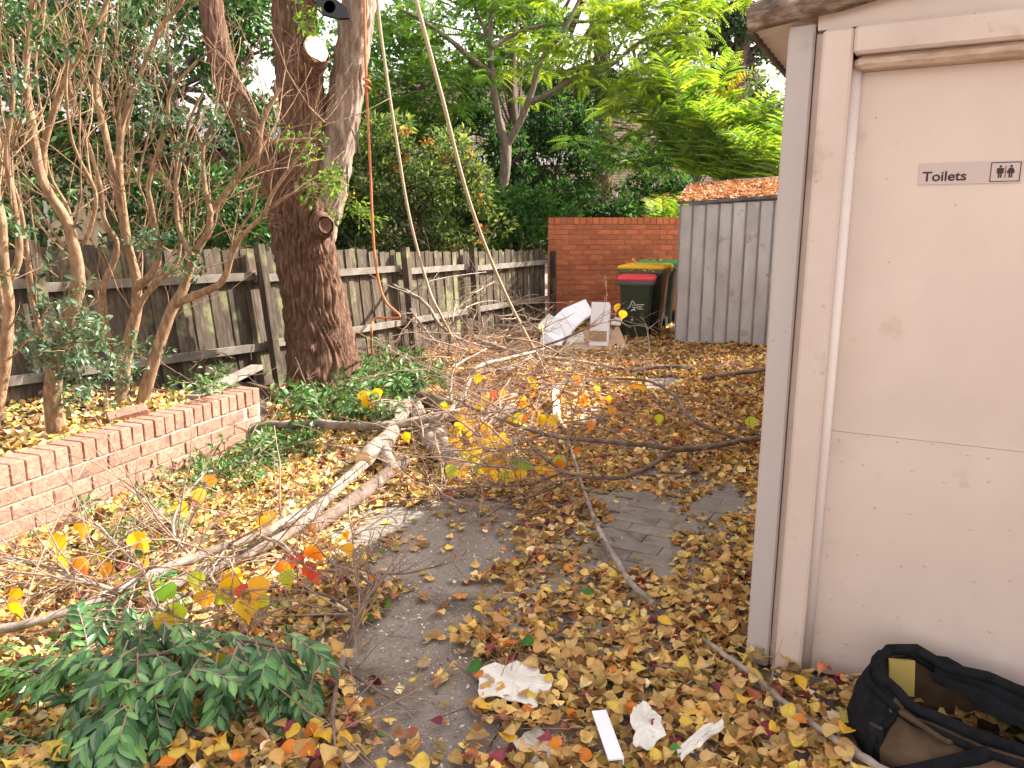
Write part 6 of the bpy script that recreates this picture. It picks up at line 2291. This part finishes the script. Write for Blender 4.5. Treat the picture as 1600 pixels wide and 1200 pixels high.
# the fallen leaves that show largest, each its own object
FL = {'yellow': [(.66, .40, .05), (.62, .44, .08)], 'tan': [(.52, .31, .11), (.58, .38, .15), (.44, .24, .085)], 'orange': [(.6, .19, .03), (.52, .16, .03)], 'maroon': [(.17, .03, .045), (.25, .05, .075)], 'green': [(.05, .15, .03), (.09, .22, .05)]}
FLM = {}
for cn, cs in FL.items():
    ms = []
    for k in range(8):
        v, f = heart_template(random.uniform(-.2, .9), random.uniform(-1.3, .9), random.uniform(-1.2, 1.2), True)
        c = np.array(cs[k % len(cs)])
        edge = np.clip(np.abs(v[:, 0:1]) * 1.6 + RNG.normal(size=(len(v), 1)) * .15, 0, 1)
        ms.append(np_mesh('fallen_leaf', v, f, np.clip(c * (1.08 - .3 * edge) * RNG.uniform(.92, 1.08, (len(v), 1)), 0, 1), True))
    FLM[cn] = ms
LANDMARKS = [('the dirty white torn sheet', 800, 1065), ('the white plastic strip', 948, 1150), ('the thin white scrap', 1095, 1155), ('the thick half buried stick', 1200, 1075), ('the end of the pale stick', 1022, 944), ('the lowest green cutting', 220, 1120), ('the forked dead branch', 545, 1010), ('the tool bag', 1360, 1120), ('the block corner post', 1180, 1040), ('the bare twig cluster', 745, 1075), ('the grey plastic smear', 850, 1165), ('the lighter green cutting', 50, 1060)]
zones = [('below the green cuttings', (-20, 400)), ('on the bare asphalt by the green cuttings', (400, 740)), ('around the white plastic strip', (740, 1160)), ('in front of the black and brown bag', (1160, 1420))]
random.seed(31)
cnt = 0
tries = 0
while cnt < 280 and tries < 9000:
    tries += 1
    Y = 1.92 + 1.25 * random.random() ** 1.6
    X = random.uniform(-.72, .62) * Y
    px, py, dep = project((X, Y, .03))
    if not (0 < px < 1600 and py < 1215):
        continue
    lx = (X - BC.x) * EB.x + (Y - BC.y) * EB.y
    ly = (X - BC.x) * BB.x + (Y - BC.y) * BB.y
    if ly > -.06 and lx > -.08:
        continue
    if px > 1325 or (px < 500 and 900 < py < 1120):
        continue
    bare = bool(inpoly(np.array([X]), np.array([Y]), BARE[0])[0])
    if bare and random.random() < .88:
        continue
    cn = random.choices(list(FL), (.2, .64, .06, .085, .015) if px > 400 else (.36, .38, .1, .06, .10))[0]
    if bare:
        z = .012
    else:
        z = random.uniform(.035, .058)
        if lx > 0 and ly < 0:
            z += .07 * math.exp(ly / .22)
    o = link('fallen_leaf', FLM[cn][random.randrange(8)], M_litter)
    o.location = (X, Y, z + .01)
    o.rotation_euler = (random.gauss(0, .3), random.gauss(0, .3), random.uniform(0, 6.283))
    k = random.uniform(.04, .066)
    o.scale = (k, k, k)
    lm = min(LANDMARKS, key=lambda q_: (q_[1] - px) ** 2 + ((q_[2] - py) * 1.4) ** 2)
    ddx, ddy = px - lm[1], (py - lm[2]) * 1.4
    where = ('right of' if ddx > 0 else 'left of') if abs(ddx) > abs(ddy) else ('nearer than' if ddy > 0 else 'beyond')
    where = ('just ' if ddx * ddx + ddy * ddy < 62 ** 2 else 'well ') + where
    tag(o, '%s %s curled fallen leaf lying %s %s' % ('small' if k < .05 else 'large' if k > .058 else 'middling', cn, where, lm[0]), 'leaf', 'fallen leaves in the foreground')
    cnt += 1

# ---------------------------------------------------------------- the bag
bagc = Vector((1.365, 1.945, 0))
bag = empty('tool_bag', tuple(bagc), BROT + R(-6), 'gaping black and brown canvas tool bag slumped against the door', 'bag')
LB, WB = .35, .20          # half length, half depth


def bag_ring(z, k, ky=None, n=40):
    """one level of the bag; the mouth is squeezed towards the back and slopes down to the right"""
    if ky is None:
        ky = float(np.interp(z, [0, .04, .10, .16, .20, .24], [.92, 1.04, 1.02, .86, .7, .6])) * k / float(np.interp(z, [0, .04, .10, .16, .20, .24], [.9, 1.0, 1.03, .97, .9, .85]))
    yo = float(np.interp(z, [0, .10, .24], [0, 0, .05]))
    out = []
    for i in range(n):
        g = 2 * math.pi * i / n
        c, s = math.cos(g), math.sin(g)
        x = LB * k * math.copysign(abs(c) ** .75, c)
        y = WB * ky * math.copysign(abs(s) ** .8, s)
        wr = .014 * math.sin(5 * g + 9 * z) + .009 * math.sin(11 * g + 3)
        zz = z * .72 * (1 + .30 * (y / WB) - .30 * (x / LB)) + wr * .8 * (z > .05)
        out.append((x * (1 + wr), y * (1 + wr * 2) + yo, zz))
    return out


n = 40
levels = [(0.0, .9), (.04, 1.0), (.10, 1.03), (.16, .97), (.20, .90), (.225, .87), (.24, .85)]
rings = [bag_ring(z, k) for z, k in levels]
# end caps black, front brown: split by angle
q_b, q_t = MB(), MB()
for i in range(len(rings) - 1):
    for k in range(n):
        g = 2 * math.pi * (k + .5) / n
        tgt = q_t if (-math.pi + .9 < (g if g < math.pi else g - 2 * math.pi) < -.25) and i < 5 else q_b
        k2 = (k + 1) % n
        tgt.add([rings[i][k], rings[i][k2], rings[i + 1][k2], rings[i + 1][k]], [(0, 1, 2, 3)], 0, True)


def weld(mb):
    """join coincident corners so a skin shades smoothly"""
    key, vmap, nv = {}, [], []
    for v in mb.v:
        k = tuple(round(c, 5) for c in v)
        if k not in key:
            key[k] = len(nv)
            nv.append(v)
        vmap.append(key[k])
    mb.v = nv
    mb.f = [tuple(vmap[i] for i in f) for f in mb.f]
    return mb


q_b.add([(0, 0, 0)] + rings[0], [(0, 1 + (k + 1) % n, 1 + k) for k in range(n)])
weld(q_b).build('black_shell', M_black, bag)
weld(q_t).build('brown_panel', M_tan, bag)
inner = [bag_ring(z, k) for z, k in ((.24, .81), (.18, .86), (.08, .88), (.03, .8))]
q = MB()
for i in range(len(inner) - 1):
    for k in range(n):
        k2 = (k + 1) % n
        q.add([inner[i][k2], inner[i][k], inner[i + 1][k], inner[i + 1][k2]], [(0, 1, 2, 3)], 0, True)
q.add([(0, 0, .03)] + inner[-1], [(0, 1 + k, 1 + (k + 1) % n) for k in range(n)])
weld(q).build('lining', M_tan, bag)
rim = bag_ring(.242, .83)
q = MB()
q.tube(rim + [rim[0]], .017, 8, cap=False, wob=.08)
q.build('rim_roll', M_black, bag)
rim2 = bag_ring(.212, .90)
q = MB()
q.tube([Vector(p) + Vector((0, -.004, 0)) for p in rim2 + [rim2[0]]], .012, 8, cap=False, wob=.1)
q.build('rim_piping', M_black, bag)


def strap(pts, wdt, th, m, name):
    P = smooth_path(pts, per=6)
    q = MB()
    vs, fs = [], []
    for i, p in enumerate(P):
        t = (P[min(i + 1, len(P) - 1)] - P[max(i - 1, 0)]).normalized()
        out = Vector((p.x / LB ** 2 * .25, p.y / WB ** 2 * .25, .15)).normalized()
        s = t.cross(out).normalized() * wdt / 2
        o_ = out * th
        vs += [p - s, p + s, p + s + o_, p - s + o_]
    for i in range(len(P) - 1):
        for k in range(4):
            fs.append((4 * i + k, 4 * i + (k + 1) % 4, 4 * i + 4 + (k + 1) % 4, 4 * i + 4 + k))
    fs += [(3, 2, 1, 0), tuple(4 * (len(P) - 1) + k for k in range(4))]
    q.add(vs, fs, 0, True)
    return q.build(name, m, bag)


def on_skin(ang, z, off=.006):
    for i in range(len(levels) - 1):
        if levels[i][0] <= z <= levels[i + 1][0] + 1e-6:
            f_ = (z - levels[i][0]) / (levels[i + 1][0] - levels[i][0])
            kk = levels[i][1] * (1 - f_) + levels[i + 1][1] * f_
    r_ = bag_ring(z, kk, n=360)
    p = Vector(r_[int(ang) % 360])
    return p + Vector((p.x / LB ** 2, p.y / WB ** 2, 0)).normalized() * off


strap([on_skin(272, .212), on_skin(266, .17), on_skin(254, .10), on_skin(246, .04)], .055, .006, M_black, 'broad_strap')
strap([on_skin(233, .22), on_skin(232, .18), on_skin(229, .12), on_skin(227, .04)], .024, .008, M_black, 'buckle_strap')
q = MB()
q.box(on_skin(230, .14, .018), (.04, .018, .05), Matrix.Rotation(R(-20), 3, 'Z'), 0, (1, 1), .004)
q.build('buckle', M_blackmetal, bag)
strap([on_skin(294, .20), on_skin(299, .14), on_skin(302, .07), on_skin(302, .01)], .026, .006, M_black, 'side_strap')
strap([on_skin(272, .13), on_skin(280, .11), on_skin(288, .085)], .014, .004, M_black, 'pocket_trim')
q = MB()
hp = [on_skin(237, .222), on_skin(239, .222, .03) + Vector((0, 0, .012)), on_skin(250, .218, .034) + Vector((0, 0, .01)), on_skin(260, .212, .03), on_skin(262, .205)]
q.tube(smooth_path(hp, per=5), .009, 7)
q.build('grab_handle', M_tan, bag)
# fleece flap thrown back at the right rear, brown loop behind it
q = MB()
m_, k_ = 16, 12
vs = []
for i in range(m_ + 1):
    t = i / m_
    for j in range(k_ + 1):
        u = j / k_
        x = -.14 + .45 * t
        y = .165 - (.05 + .13 * t) * u + .012 * math.sin(4 * t)
        z = .228 - .1 * t - .05 * u * (1 - .5 * t) + .014 * math.sin(3.1 * math.pi * u + 2.3 * t) + .008 * math.sin(17 * t + 5 * u) + random.uniform(-.004, .004)
        vs.append((x, y, z))
fs = [(i * (k_ + 1) + j, (i + 1) * (k_ + 1) + j, (i + 1) * (k_ + 1) + j + 1, i * (k_ + 1) + j + 1) for i in range(m_) for j in range(k_)]
vs2 = vs + [(a, b + .012, c - .008) for a, b, c in vs]
nn_ = len(vs)
fs2 = fs + [tuple(nn_ + i for i in reversed(f)) for f in fs]
q.add(vs2, fs2, 0, True)
q.build('fleece_flap', M_black, bag)
strap([(.17, .17, .15), (.2, .175, .215), (.25, .17, .23), (.30, .15, .185), (.32, .12, .11)], .024, .005, M_tan, 'carry_loop')
q = MB()
q.box((-.225, .075, .175), (.075, .012, .11), Matrix.Rotation(R(24), 3, 'Z') @ Matrix.Rotation(R(-12), 3, 'X'))
tag(q.build('yellow_patch', flat('dull_yellow_cloth', (.3, .22, .06), .9), bag), 'dull yellow cloth patch inside the bag')
